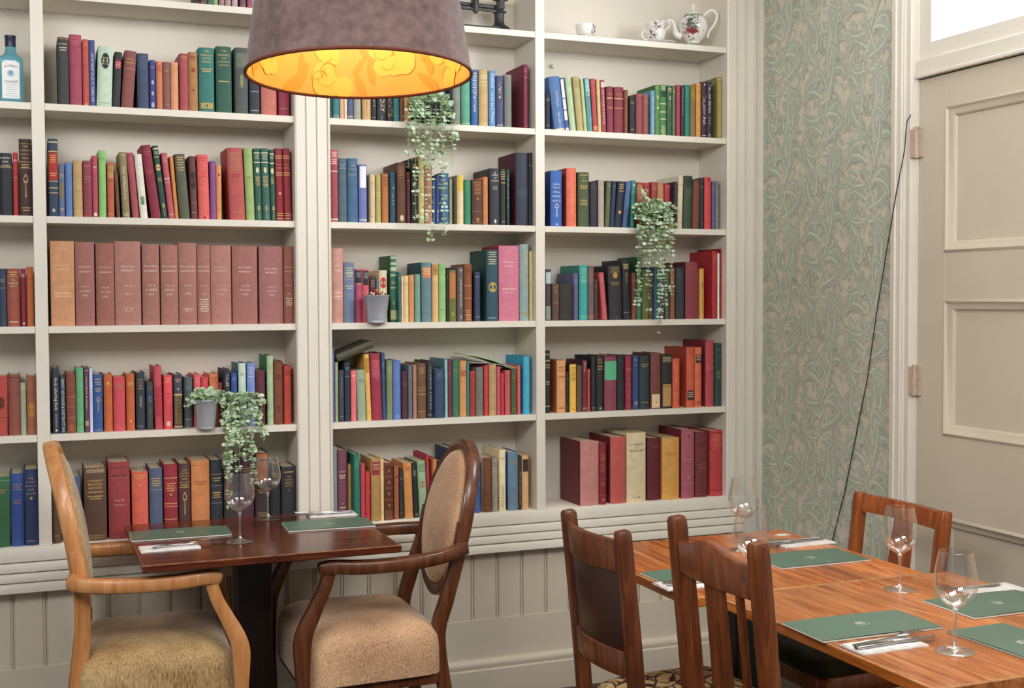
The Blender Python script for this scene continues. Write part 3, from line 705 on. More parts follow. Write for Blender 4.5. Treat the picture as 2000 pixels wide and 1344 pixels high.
('C', 2): ((620, 270, 50/11), 0.97, '''
115 186 105 -6 A84450 red; P .80 .99 C05A60; D .96 3 w; D .86 3 w; B .70 .71 w; B .03 .05 c
191 264 180 -6 4C6674 slate; D .9 3 8AA0A8
271 360 180 -6 3E688E steel blue; T .93 .8 7A98B0 VOYAGE; T .88 .4 g OF; T .83 .7 g DISCOVERY; B .74 .745 g
370 440 235 0 7078BC periwinkle; P .60 .97 EDEAF4; B .04 .055 w
468 514 322 0 D8C294 cream; -
522 565 325 0 B8AC60 olive-yellow; B .62 .63 D8D080; B .56 .57 D8D080
574 632 315 0 C27434 orange-brown; D .92 3 7A3A18; D .80 2 7A3A18
645 695 300 0 245468 dark teal; V .76-.35 .4 8AA8B0 Ten
708 785 218 0 70442C chestnut brown; D .92 4 B08858; D .78 2 B08858; E .09 .007 c 1.6; p .185
793 826 300 0 5C2630 maroon; -
834 893 180 0 26221E black gilt; D .9 3 g; B .5 .51 g
899 948 158 0 D8C47A cream-yellow; D .8 3 8a9a60; D .5 3 8a9a60
955 1020 240 0 B87A54 tan-pink; D .8 3 8a4a34; D .4 3 8a4a34
1024 1046 380 0 3A6C9C slim blue; -
1050 1086 330 0 38458A deep blue; V .3-.05 .4 w Sea
1090 1166 312 0 2E6494 blue; D .7 1 8AB0C8; D .55 2 8AB0C8
1172 1196 360 0 9CA48C slim sage; -
1242 1298 328 0 E8D4A0 cream yellow-topped; P .68 .99 E4C04A; k C2AC88
1305 1362 372 0 30805A green; P .02 .97 3A8A64
1372 1466 370 0 583628 ornate brown; D .93 2 B87840; D .84 2 B87840; D .76 2 B87840; D .68 1 B87840; E .58 .004 B87840; B .30 .31 B87840; E .12 .006 B87840; B .05 .06 B87840
1470 1514 345 0 D4803E orange; -
1531 1618 270 -2 353740 charcoal; T .92 .2 w A; T .88 .7 w CHILD; T .83 .3 w OF; T .78 .8 w SORROW; T .68 .5 w Louise; T .64 .4 w Black; E .07 .004 w 1.8; p .18
1626 1672 275 -2 302C2A black gilt-ruled; B .94 .95 g; B .90 .91 g; B .86 .87 g; B .82 .83 g; B .75 .76 g; D .06 1 g
1681 1706 278 0 1E4C4A dark teal slim; V .9-.3 .3 s Stars
1762 1870 130 0 303848 blue-black; k 5A1C2C; p .185; P .4 .5 3c4658
1876 1910 130 0 24262E slim black; p .185; -'''),
('C', 3): ((620, 460, 50/11), 1.1, '''
125 232 115 -2 C28A7C dusty pink; T .77 .5 w ANNALS; T .70 .6 w SCIENCE; D .40 1 w; D .35 1 w; T .32 .4 w 1937
238 330 240 -6 6A7A96 slate blue; D .90 3 c; D .80 2 c; B .72 .725 g; D .60 2 c
333 398 300 -4 B04A6A magenta; P .74 .97 2E3038; D .92 3 s; B .96 .965 g; B .72 .73 g
401 460 300 -4 D0545C pink-red; P .70 .97 2E2A30; D .92 4 s
466 521 370 0 3C3030 dark brown; D .92 5 A08A78
526 545 390 0 6C747C slim grey; -
549 620 310 -2 D8CAA4 cream oval-labelled; E .76 .0115 C8322C 1.75; D .78 3 7a1a1a
650 704 180 -2 30705C cream-banded green; B .95 .99 B8C8A0; B .86 .90 B8C8A0; B .77 .83 B8C8A0; B .69 .72 B8C8A0; D .60 2 c; B .52 .53 c; B .50 .505 c; B .04 .18 C8C890; S .14 .34 C8C890; k 356038; p .185
709 744 325 0 3C7268 teal; D .88 2 c; D .5 1 c
748 766 358 0 EFC2A4 pale pink; -
769 810 358 0 D8C284 straw; -
814 860 350 0 CE8A54 tan-orange; -
866 916 345 0 6E9C8A sage green; -
926 1014 240 0 5E8088 teal-grey; P .74 .92 D88858; D .88 3 c; k 2A5660; p .18
1020 1076 250 0 D8AC6C tan; P .80 .98 B88A48; D .90 2 6a4a24
1080 1140 250 0 8ABC74 leaf green; D .92 2 6a9a58; D .2 1 6a9a58
1146 1164 290 0 2A2A20 slim black; -
1168 1232 308 0 6C6C34 olive; P .45 .95 C07848; E .15 .006 98a040
1241 1298 280 0 5E5454 taupe white-lettered; V .78-.26 .55 w NONE THAT WE SHOULD; V .12-.05 .3 w PAN; V .96-.9 .3 w P
1304 1372 255 0 8C4A24 marbled brown; D .9 3 5a2a14; B .62 .63 c8a060; B .40 .41 c8a060; D .18 3 e0b080; D .1 3 e0b080
1396 1446 325 0 303E58 navy; D .9 1 s; D .08 1 s
1502 1604 130 -2 27505E dark teal; D .96 3 c; D .86 2 c; D .80 1 c; E .48 .0165 B8A050 1.15; D .04 1 s; k 235048; p .185
1612 1790 92 0 D0728C big pink; T .78 .45 w ANNALS; T .73 .45 w BOTANY; D .42 1 w; T .38 .55 w SCIENCE NOTES; k A02C48; p .19
1796 1876 80 0 8AA4A0 grey-green; V .92-.45 .34 c8a050 ANTIQUES; D .1 2 c0a060
1883 1936 140 0 D8C486 straw wide; -'''),
('C', 4): ((620, 650, 50/11), 1.22, '''
135 152 145 -2 6C74B8 violet; B .95 .96 4A5AA0
159 187 262 -4 95A070 pale olive; D .9 3 c
194 238 332 -3 333A50 small navy; V .82-.5 .35 8a8a94 Henry; D .1 1 s
244 293 262 -3 25303C dark navy; D .90 2 s; B .76 .765 s
300 348 335 -6 D8646C pink; D .9 2 w
356 432 330 -14 90A688 mottled sage; P .03 .96 9CB094; D .8 2 5a6a50
438 482 190 -26 D8A84A mustard yellow; P .72 .94 C08A30; k C89A48; D .8 1 8a5a20
488 576 185 -22 94243C crimson; P .60 .90 A83A50; D .88 8 D08080
580 612 180 -16 2A4C70 steel blue; D .85 5 80a0b8
616 668 245 -12 76825A olive sage; D .88 5 B0B080
673 741 248 -8 5272B4 bright blue; V .85-.25 .35 8098C8 GREAT SHORT; E .06 .004 90a8d0
750 802 340 -6 4C2430 maroon; D .75 3 8a5060
808 843 290 -4 5C6870 slate; D .8 4 8a9480
849 884 285 -2 9C7464 taupe; -
890 966 270 -4 6C4A30 gilt-ruled brown; D .90 3 B89050; B .55 .56 B89050; B .50 .51 B89050; B .43 .445 B89050; B .12 .13 B89050
974 1030 250 -4 2A2C32 black; V .92-.15 .28 a0a4a4 CLARKE HELIX; D .05 1 s
1046 1126 320 0 2E4666 navy; D .90 3 6a7a94; k 3a5a78; s .018
1131 1158 235 0 8AB4B4 pale teal; k 4A7C88; p .18
1162 1195 245 0 702A42 wine; D .8 4 a05a70
1200 1258 245 0 327052 green; -
1263 1325 250 -3 C88C46 ochre; P .72 .92 B06A40; D .9 3 w
1329 1350 270 -2 2C7C84 slim teal; -
1356 1402 340 0 A83E34 red-brown; B .02 .95 a04030
1408 1474 305 0 706E66 grey; P .1 .7 787870
1481 1516 290 -4 C22C36 scarlet; -
1524 1590 280 -3 B08E60 tan; -
1594 1626 300 0 B84C5C rose; -
1628 1660 360 0 B8243C slim scarlet; -
1665 1714 335 0 B8544E brick; D .9 2 8a3a34
1720 1770 330 0 4E542E olive; -
1776 1804 290 0 D0544E coral; -
1828 1888 210 0 23A0C8 bright cyan; V .95-.08 .5 80C0A0 ORNAMENTS of the Court; k 1898C8; p .185'''),
('C', 5): ((620, 840, 50/11), 1.3, '''
142 178 148 0 7E9094 grey-blue; -
183 265 175 0 6C3A4C plum; T .70 .84 c LONDON; D .64 2 c; T .26 .3 c VOL; D .20 1 c; B .5 .505 a07080; s .03
272 306 300 0 A07444 tan; s .045
330 380 215 0 1E6E5C teal; P .80 .90 3a8a74; p .17; s .01
386 427 295 0 AA3846 crimson; D .9 2 d07080; s .01
430 470 368 0 B82A36 scarlet; D .6 2 d07070; s .01
480 560 255 -3 A47E40 mustard red-labelled; P .74 .95 98303A; D .9 3 c; s .008
563 592 255 0 D8B478 cream; s .01
596 674 290 -4 6C3E24 tooled brown; P .78 .96 5a3018; P .58 .74 5a3018; P .38 .54 5a3018; P .18 .34 5a3018; E .86 .005 9a6a3a; E .66 .005 9a6a3a; E .46 .005 9a6a3a; E .26 .005 9a6a3a; s .012
682 724 320 -6 9C5434 rust; E .8 .004 6a3018; s .018
728 764 355 -4 2A2E32 small black; s .02
778 852 290 -20 C88440 orange; D .9 2 8a5020; s .02
862 902 290 -26 24292F black; D .85 5 s; D .06 2 s; s .02
908 978 275 -24 90AE88 pale green; P .80 .95 80a078; E .58 .010 a88858 1.3; s .02
984 1012 220 -26 A42440 crimson tall; s .022
1026 1062 260 -10 C4743A orange ochre; s .025
1068 1110 270 0 2A303C dark slate; s .03
1116 1150 300 0 5a3a34 brown; s .03
1160 1240 160 0 2C3A58 tall navy; k 2A3C60; s .03
1250 1325 200 0 3A3434 dark grey; s .03
1333 1382 180 0 922250 magenta; D .05 1 w; s .03
1388 1447 280 0 33589A blue; s .03
1472 1546 245 -8 6C3E26 tooled brown tall; P .78 .96 7a4a2c; P .58 .74 7a4a2c; P .38 .54 7a4a2c; P .18 .34 7a4a2c; k c8b8a0; s .03
1552 1602 250 -4 8E8878 grey; D .9 3 706858; s .03
1614 1672 175 0 DCCCA0 cream brown-lettered; V .44-.02 .5 906830 TOWN BUDGET; D .85 1 a08050; p .17; s .028
1692 1782 195 0 5C7A90 grey-blue; k 2450A0; s .03
1786 1812 235 0 3C2826 dark brown slim; V .7-.1 .3 c Poems; s .03
1816 1876 225 0 C89E68 tan torn; P .70 .93 3a2c28; p .17; s .03'''),  # dark patch on this tan spine is a shadow put into the colour
('D', 1): ((1040, 0, 50/11), 0.95, '''
114 158 830 0 23243A midnight blue; -
172 290 682 -54 4C76B0 big blue; V .72-.44 .2 w PENTATEUCH; V .34-.02 .4 w HISTORY OF; P .0 .03 c
293 326 690 -52 3C60A8 blue white-striped; P .62 .97 E8E4E0; P .40 .60 E8E4E0; P .2 .38 E8E4E0; P .02 .06 E8E4E0
336 388 685 -48 B8D2A4 pale green; D .9 3 90b080
400 456 682 -44 BCAC70 khaki; D .9 4 a08c50
460 488 700 -38 BCCE90 slim pale green; -
492 536 695 -34 5A9CA4 teal-blue; P .74 .98 8AC0C0; D .92 1 w; D .84 1 w; D .77 1 w; D .70 2 w
541 581 700 -28 C0444C red; B .92 .94 D86A5A; P .04 .12 E0905A
585 614 705 -18 D8C480 cream; -
618 656 712 -18 A44054 rose white-lettered; P .86 .96 E0C8C0; V .82-.16 .5 w THE VOYAGE OF THE STAR
664 722 770 -8 8E3646 maroon gilt; T .84 .8 g CHIVALRY; T .80 .2 g OF; B .74 .76 g; B .54 .55 g
726 808 775 0 8C303E maroon gilt wide; T .84 .7 g THE WORLD; T .80 .2 g OF; B .74 .76 g; B .54 .55 g
816 848 800 0 8C4E32 brown; -
862 912 855 0 2A2C2C black rough; p .19
919 981 835 -3 96484E dusty red; B .96 .97 c07070
984 1028 840 -3 A2544C brick; -
1050 1086 805 -3 64A4C4 light blue; V .86-.06 .5 w Nine Lives of the Dolphin
1089 1130 755 0 5C944C green sail; S .60 .80 c; E .55 .004 c; k 3C7A3C; D .95 2 a0c080
1132 1188 755 0 4C8A4C green gilt-banded; D .96 3 c; P .76 .90 2a4a34; B .62 .64 c; B .46 .48 c; B .32 .34 c; D .18 3 c; D .08 3 c
1192 1240 762 0 30643C dark green sail; D .94 3 c; S .60 .80 c; E .57 .003 a06040
1243 1270 765 0 6C7E54 sage; D .9 3 c
1277 1313 755 0 B23450 crimson; -
1320 1349 758 0 363A3C black lettered; V .95-.4 .5 s Heaven lies about us
1354 1396 755 0 208A74 emerald; D .9 3 50a890
1402 1446 765 0 8E7444 olive brown; P .76 .97 A08438; D .94 3 7a6020
1452 1494 740 0 DA9C3E amber; -
1500 1546 728 0 4C2628 dark maroon; V .76-.24 .6 w The Junior Best; E .95 .003 w; D .04 1 w
1550 1590 728 0 2C2C52 dark violet; V .95-.45 .6 w The Lost Garden; V .38-.24 .4 s Fry; D .06 2 w
1637 1690 688 0 A08C40 olive gold; V .90-.05 .4 e0d080 Lorna Doone and the Enchanted Castle; B .96 .97 c; p .17; k 8A8440'''),
('D', 2): ((1040, 310, 50/11), 1.0, '''
162 260 108 -2 3068BC bright blue; T .76 .6 w Saint; T .70 .6 w Kate &; T .62 .6 w the; T .54 .75 w NAVAL; T .46 .75 w WATCH; S .18 .42 w; E .04 .003 w; k 223A78; p .175
302 388 85 -2 EC6E50 coral; V .62-.22 .42 f4a870 BAD MEMORY; k A8382E; p .18
406 502 122 0 505C38 olive; D .94 1 g; T .90 .2 g FOR; T .84 .5 g 1914; D .74 2 g; D .48 3 g; p .17
510 576 205 0 32303E indigo-black; D .9 2 5a4a5a; p .18
584 636 190 4 BCAC9C taupe; D .93 3 9a8a74; k 3A3A5A; p .19
642 684 197 18 5C6C42 olive green; D .9 2 98a070
688 724 200 22 2C3C5C navy; D .9 2 7888a0
728 788 205 36 282C3E navy gilt-flowered; D .92 2 g; D .84 1 g; D .78 1 g; E .33 .0065 E0A840 1.0; D .30 1 282C3E
797 844 205 36 4C6C9A mid blue; D .9 3 8098b8
852 905 195 14 2C8E84 turquoise; P .40 .44 a0d0c8; D .1 2 a0d0c8; E .9 .005 80c0b8
912 978 212 8 AC4C3A flaking red; P .6 .95 b87858; E .5 .008 80302a
986 1040 215 4 B43840 red worn; D .9 3 7a2028
1048 1100 210 8 A43A38 brick; D .9 3 d08070
1106 1166 215 6 B07A58 worn tan; P .6 .95 c08a60
1172 1224 228 6 B42C3C crimson; B .93 .95 d07070
1232 1278 205 8 3C2E38 plum black; D .9 2 6a5a60
1284 1328 155 14 D8CAA6 cream; k E4DCC8; p .185
1336 1410 155 12 3C4E38 forest green; P .80 .97 2e3c30; D .7 2 5a6a4a
1418 1480 190 8 6C3C2C marbled brown; P .04 .94 7a4632
1485 1520 172 4 26303A blue-black; -
1526 1586 165 -3 D43C40 bright red; E .95 .005 80202a
1592 1622 200 0 605C88 slim violet; -
1624 1652 200 0 7C7E7C slim grey; D .9 4 606468'''),
('D', 3): ((1040, 460, 50/11), 1.25, '''
112 166 300 0 4A3A48 plum grey; P .72 .94 B8CCD0; P .02 .28 8a9a90; s .02
172 238 430 0 5C4038 small maroon; B .95 .96 A07850; D .9 4 a07850; D .5 2 a07850; s .01
242 358 430 0 302C26 small black; D .1 1 5a4a34; k 302c26; s .012
363 406 335 0 5C5C88 indigo; D .86 4 8888b0
416 490 265 0 2C9C92 turquoise; D .92 5 a0d8c8; D .72 2 a0d8c8; D .06 1 a0d8c8; k 2A8A80; p .18
494 546 270 0 6C5858 mauve brown; D .92 5 a08060; D .75 3 a08060; P .02 .1 a06a50
550 580 390 0 4C3230 dark red-brown; -
622 666 330 -34 BC5054 leaning red; -
684 800 270 -16 2A282E black gilt-crested; D .95 3 b08a40; E .82 .010 B8903C 1.2; D .75 2 2A282E; D .68 2 b08a40; V .05-.03 .5 s x
808 870 220 -14 26262E tall black; P .86 .94 807030; D .92 3 c; S .62 .80 C8A860; B .12 .125 s; k 2a2a34; p .18
882 920 330 -4 7C4832 chestnut; -
926 968 190 0 2E6A48 green; k 2C5C44; p .17
974 1030 300 0 606C34 olive; D .8 2 8a9048
1036 1070 310 0 5c4430 brown; -
1076 1130 280 0 2C6474 teal; D .85 2 80a8b0
1136 1170 300 0 4A3038 dark plum; -
1174 1214 290 0 3C5A48 moss green; -
1222 1264 290 0 8C4E34 rust; -
1272 1346 285 0 2C3438 black scuffed; D .88 3 505a5c; P .02 .5 343c40; p .17
1358 1468 235 4 80303A maroon; D .90 2 a05050; B .78 .785 a05050; k 5a1c28; p .18
1481 1522 295 0 C49038 mustard; V .75-.62 .3 7a5018 THE; E .3 .003 7a5018
1594 1640 140 0 A41C26 scarlet gilt; D .94 5 d08040; B .05 .055 600c14; k A81824; p .18
1643 1660 158 0 E8E2D4 slim white; -
1668 1716 118 -2 A41C24 tall scarlet; k 8c141e; p .185'''),
('D', 4): ((1040, 650, 50/11), 1.2, '''
113 156 160 -2 22302A gilt-banded dark green; B .93 .95 a89860; B .83 .85 a89860; B .76 .78 a89860; B .72 .74 a89860; D .5 3 c; B .10 .12 a89860
216 294 245 -3 D4945A orange tan; D .86 3 8a5428; D .68 1 8a5428; k B05C2C; D .08 1 8a5428
298 324 350 0 2A2622 slim black; -
331 388 280 0 E4B434 yellow; D .92 5 8a6a18; D .70 2 8a6a18; D .05 1 8a6a18; k 3a2a20
392 440 290 0 5C4638 worn brown; P .1 .9 6a5040
446 485 245 0 702636 maroon; V .96-.78 .6 w FALL; T .06 .7 w H; k 4A1A2A
488 514 322 0 AC3E36 slim red; -
522 562 205 0 22262E blue-black; D .06 2 s; k 1c1c24
568 629 205 0 262822 black gilt; D .93 3 d; D .80 1 g; D .75 1 c; E .05 .005 80a078
640 746 200 0 823C4C maroon green-labelled; B .555 .895 5CB488; B .97 1 6a2434
753 815 200 0 24282C charcoal; D .90 1 5a5c54
824 880 205 0 92243A crimson; T .75 .7 g OX; V .60-.20 .4 c07080 South Pacific; D .06 1 c07080
889 943 205 0 304270 navy; D .93 2 8090b8; D .82 1 8090b8; E .12 .007 908a80
949 1038 205 0 26383E dark teal; -
1048 1138 180 0 723A34 red-brown patched; P .02 .26 E0C8A0; E .12 .003 b08a60; k 5A2A2A
1146 1238 195 0 262622 black torn; P .86 .96 8a7a5a; P .04 .45 B8905A; D .4 1 262622; D .9 2 5a5a4a
1244 1306 230 0 C85630 orange-red; V .92-.5 .4 e89050 STANLEY; D .3 2 e89050
1366 1436 130 0 C45430 vermilion; D .95 3 8a3420; P .12 .28 3c2a28; D .24 3 c; B .74 .745 d87a50; B .56 .565 d87a50; B .38 .385 d87a50; k A03A22; p .185
1440 1500 130 0 CC6034 orange ribbed; P .74 .88 4a2c24; D .85 3 c; B .6 .61 e08a5a; B .4 .41 e08a5a; B .25 .26 e08a5a; D .08 2 4a2c24
1535 1609 70 0 AC4044 big red; D .6 2 c87070; k 7A1C30; p .19
1618 1712 95 0 20403A dark green; D .9 1 60806a; T .80 .6 80a088 GARDENS; E .50 .013 6a7040 1.2; p .17'''),
('D', 5): ((1040, 810, 50/11), 1.25, '''
426 588 235 0 BC7A74 dusty pink; T .36 .3 e0b0a0 JUNE; k 64202E; p .19; s .012
594 656 250 0 801E28 gilt-banded crimson; D .80 3 c07050; D .72 2 c07050; B .65 .655 c07050; D .6 3 c07050; B .40 .405 c07050; D .34 2 c07050; B .14 .145 c07050; E .08 .005 c07050; p .19; s .014
692 828 195 0 B85048 brick red; D .70 2 c87060; D .38 1 c87060; k 70242E; p .19; s .014
836 1005 160 0 D0C098 cream black-lettered; T .83 .74 k MASTERPIECES; T .785 .12 k OF; T .74 .74 k BRITISH ART; T .065 .34 k DOVER; p .185; s .016
1020 1140 205 0 5E1824 dark crimson; D .87 2 80484c; p .16; s .03
1146 1302 205 0 CC9436 mustard; D .75 2 b07c28; p .18; s .02
1322 1436 130 0 A05060 mauve; E .9 .004 80384a; D .56 1 c08088; E .3 .003 d0a0a8; D .22 2 c08088; k 6E1C34; p .19; s .018
1444 1550 150 0 6E2A2C red-brown; D .82 2 3c1618; T .50 .55 b08878 BOYS'; T .45 .6 b08878 ANNUAL; B .955 .96 4a1a1c; B .07 .075 4a1a1c; p .18; s .022
1576 1698 140 0 B43236 frayed scarlet; D .92 4 d88058; D .78 3 d88058; B .72 .73 5a1418; B .08 .09 8a1c20; B .96 .97 5a1418; p .175; s .022'''),
}
# books standing behind a pot or bucket sit a little deeper
POTS = {('C', 1): (810, 870), ('B', 4): (372, 432), ('D', 2): (1247, 1305), ('C', 3): (704, 766)}
for (bay, row), ((ox, oy, sc), gain, txt) in ROWS.items():
    zs = ZS[row]; prev = (bays[bay][0]+0.0005, 0.0, 0.0); pd = None; place = PLACE[bay]+' '+ROWN[row]
    rows = [l for l in txt.strip().split('\n') if l.strip()]
    names = [l.split(';')[0].split(None, 5)[5].strip() for l in rows]
    for k, l in enumerate(rows):
        parts = [p.strip() for p in l.split(';')]
        a, b, top, dx, hexc, desc = parts[0].split(None, 5)
        a, b, top, dx = [float(q) for q in (a, b, top, dx)]
        s0 = 0.030
        for p in parts[1:]:
            if p.startswith('s ') : s0 = float(p[2:])
        pa = (ox+a/sc); pb = (ox+b/sc)
        if (bay, row) in POTS and pb > POTS[bay, row][0] and pa < POTS[bay, row][1]: s0 = max(s0, 0.057)
        ybase = 573-(zs-1.5)*2389/((1.4+4.27)*0.93*1.0)   # rough, refined below
        for _ in range(3):
            q = at(pa, ybase, Y=s0); ybase += (q.z-zs)*2389/(4.3)
        xl = at(pa, ybase, Y=s0).x; xr = at(pb, ybase, Y=s0).x
        tp = at(pa+dx/sc+(pb-pa)*0.5, oy+top/sc, Y=s0); h = min(tp.z-zs, 0.355-TH)
        lean = math.atan2(at(pa+dx/sc, oy+top/sc, Y=s0).x-xl, h)
        if abs(lean) < 0.018: lean = 0.0
        w = xr-xl
        # keep clear of the neighbour on the left at the foot and at the head
        px, pl, ph = prev
        need0 = px+0.0006
        hh = min(h, ph) if ph else 0
        if ph: need0 = max(need0, px+0.0006+math.tan(pl)*hh-math.tan(lean)*hh)
        wf = w/math.cos(lean)
        if xl < need0: wf -= (need0-xl); xl = need0
        wf = max(wf, 0.0075)
        lim = bays[bay][1]-0.0008
        if xl+wf > lim: wf = lim-xl
        if lean > 0 and xl+wf+math.tan(lean)*h > lim: lean = 0.0
        ww = wf*math.cos(lean)
        prev = (xl+wf, lean, h)
        nm = names[k]
        if nm.startswith('@'):
            x_ = nm[1:]; ords = ['first', 'second', 'third', 'fourth', 'fifth', 'sixth', 'seventh', 'eighth', 'ninth', 'tenth', 'eleventh', 'twelfth']
            label = '%s brown abstracts volume, %s from the left in the left bay row' % (x_ or 'tall', ords[k]); grp = 'matching brown abstracts volumes'
            label = label.replace('tan brown', 'lighter tan')
        else:
            parts = [parts[0]]+[('s %.3f' % s0)]+[q_ for q_ in parts[1:] if not q_.startswith('s ')]
            if k: label = '%s book right of the %s one, %s' % (nm, ' '.join(names[k-1].split()[-2:]), place)
            else: label = '%s book, leftmost on the %s' % (nm, place)
            grp = 'books, '+place
        book(xl, ww, h, zs, s0, 0.155, hexc, lean, parts[1:], label, grp, gain, True)
# two that lie on top of the others on the fifth shelf of the middle bay
def lying(label, px0, py0, px1, py1, thick, dep, hexc, y0, lift=0.0):
    p = at(px0, py0, Y=y0+0.02); q = at(px1, py1, Y=y0+0.02); L = (q-p).length; an = math.atan2(q.z-p.z, q.x-p.x)
    r = thing('book', label, 'book', (p.x, y0, p.z+lift), 0, 'books, middle bay fifth shelf down'); r.rotation_euler = (0, -an, 0)
    m = plain('book_cloth', hexc, 0.6, 0.12, 45, 0.2)
    c = MB().box(0, L, 0, dep, 0, 0.0022).box(0, L, 0, dep, thick-0.0022, thick)
    k = 8
    c.extrude([(0.0-0.0006-0.004*math.sin(PI*i/k), thick*i/k) for i in range(k+1)]+[(0.002, thick), (0.002, 0.0)], 0, 0, L)
    c.build('cover', m, r)
    MB().box(0.003, L-0.003, 0.002, dep-0.003, 0.0024, thick-0.0024).build('page_block', PAGES, r)
    return r
lying('dark olive book lying aslant on top of the upright books, middle bay fifth shelf', 658, 706.5, 727, 678, 0.026, 0.15, '4C4A38', 0.030)
# limp green magazine
p0 = at(908, 694, Y=0.05)
mg = thing('magazine', 'pale green floppy magazine lying across the red and tan books, middle bay', 'magazine', (p0.x, p0.y, p0.z+0.002))
curve = [at(908, 694, Y=.04), at(930, 697, Y=.04), at(960, 705, Y=.04), at(980, 712, Y=.04), at(1000, 719, Y=.04), at(1012, 720.5, Y=.04)]
lo = [at(916, 708, Y=.04), at(935, 709.5, Y=.04), at(955, 709.2, Y=.04), at(980, 713.2, Y=.04), at(1000, 720.5, Y=.04), at(1012, 721.5, Y=.04)]
def sheet(cv, t0, t1, d0=0.0, d1=0.14, mi=0):
    mb = MB(); vs = []
    for c in cv:
        for yy, zz in ((d0, t0), (d1, t0), (d1, t1), (d0, t1)): vs.append((c.x-p0.x, c.y-p0.y+yy, c.z-p0.z+zz))
    k = len(cv); fs = [(i*4+j, i*4+(j+1) % 4, (i+1)*4+(j+1) % 4, (i+1)*4+j) for i in range(k-1) for j in range(4)]+[(3, 2, 1, 0), tuple((k-1)*4+j for j in range(4))]
    return mb.add(vs, fs, mi)
sheet(curve, 0.0, 0.003).build('cover', plain('magazine_cover', 'A8C890', 0.6, 0.25, 60, gain=1.1), mg)
sheet(lo, -0.0022, -0.0006).build('pages', plain('magazine_pages', 'C8CCD0', 0.6, 0.05), mg)

# small things at the back of the right bay
hk = at(1078, 130, Y=0.2145)
tag(MB().lathe([(0, 0), (0.011, 0), (0.011, 0.002), (0.006, 0.004), (0.005, 0.010), (0.008, 0.014), (0.006, 0.018), (0, 0.019)], 20).xf(Matrix.Rotation(PI/2, 4, 'X')).build('wall_hook', PAINT, None, loc=(hk.x, 0.2145, hk.z)), 'small round white hook on the shelf back above the blue books', 'hook')
rg_ = random.Random(9); rk = MB(); nL, nS = 12, 14; vs = []
for i in range(nL+1):
    t = i/nL; z = 0.150*t; rr_ = (0.35+0.65*math.sin(PI*min(1, t*0.85+0.12)))
    for j in range(nS):
        a = 2*PI*j/nS; q = 0.85+rg_.uniform(0, .22); vs.append((0.0098*rr_*q*math.cos(a), 0.030*rr_*q*math.sin(a), z))
rk.add(vs, [(i*nS+j, i*nS+(j+1) % nS, (i+1)*nS+(j+1) % nS, (i+1)*nS+j) for i in range(nL) for j in range(nS)]+[tuple(range(nS-1, -1, -1)), tuple(nL*nS+j for j in range(nS))])
tag(rk.build('stone', plain('rough_stone', '8A8880', 0.9, 0.35, 60, 0.4), None, loc=(1.8408, 0.060, ZS[2]+0.0003), angle=15), 'rough grey stone standing between the divider and the bright blue book', 'stone')

for o_ in list(COL.objects):
    if 'frayed scarlet' in str(o_.get('label', '')) and o_['label'].startswith('frayed'):
        th = MB(); L0 = o_.location
        P_ = [(at(1416.5+d_, y_, Y=0.012)-L0) for d_, y_ in ((0, 842), (1.0, 862), (2.0, 876), (0.5, 892), (0.2, 915), (-0.4, 934), (0, 950), (0.6, 968))]
        P_ = [(min(p.x, 2.6170-L0.x), -0.012, p.z) for p in P_]
        th.tube(P_, [0.0006, 0.0010, 0.0028, 0.0008, 0.0007, 0.0030, 0.0009, 0.0006], 6)
        th.build('loose_threads', plain('torn_lining', 'DDD2BC', 0.9, 0.1), o_)
# ------------------------------------------------------------------ tables
MAHOG = wood('mahogany', '35120A', '5C260F', '80401C', (3, 40, 40), 0.25, 0.13, 1, gain=1.15, coat=0.2)
MAHOG_V = wood('mahogany_leg', '140908', '1E0E0A', '2C150E', (50, 50, 3), 0.3)
OAKT = wood('oak_table_top', '7E3410', 'C46826', 'E89A50', (30, 2.6, 30), 0.28, 0.105, 0, gain=1.05, coat=0.25)
OAKT2 = wood('oak_table_top_near', '86400F', 'CA722E', 'ECA05C', (34, 3.0, 34), 0.28, 0.12, 0, gain=1.05, coat=0.25)
EDGE = wood('worn_edge', '9A6836', 'B88450', 'D2A470', (20, 20, 20), 0.5)
EDGE_D = wood('worn_dark_edge', '5E3418', '80502C', 'A87848', (20, 20, 20), 0.5)
def table_top(t, x0, x1, y0, y1, z1, thk, mats):
    mb = MB(); c = 0.003
    ring = lambda i, z: [(x0+i, y0+i, z), (x1-i, y0+i, z), (x1-i, y1-i, z), (x0+i, y1-i, z)]
    rs = [ring(c, z1-thk), ring(0, z1-thk+c), ring(0, z1-c*0.8), ring(c*0.5, z1-c*0.15), ring(c*1.6, z1)]
    vs = [p for r in rs for p in r]; fs = [(i*4+j, i*4+(j+1) % 4, i*4+4+(j+1) % 4, i*4+4+j) for i in range(4) for j in range(4)]
    mb.add(vs, fs[:8], 0); mb.f += fs[8:16]; mb.m += [1]*8; mb.f += [(3, 2, 1, 0), (16, 17, 18, 19)]; mb.m += [0, 0]
    cx, cy = (x0+x1)/2, (y0+y1)/2
    mb.v = [(p[0]-cx, p[1]-cy, p[2]) for p in mb.v]
    return mb.build('table_top', mats, t, angle=30)
T1 = (0.292, 1.052, -0.695, -0.018)
t1 = thing('dining_table', 'small dark glossy mahogany table between the two armchairs', 'table', ((T1[0]+T1[1])/2, (T1[2]+T1[3])/2, 0))
table_top(t1, *T1, 0.75, 0.023, [MAHOG, EDGE_D])
MB().box(-0.071, 0.039, -0.05, 0.05, 0.05, 0.70).build('column', MAHOG_V, t1, bevel=0.006)
for dx in (-0.24, 0.24):
    pts = [(dx*0.2, 0, 0.0), (dx*0.2, 0, 0.0)]
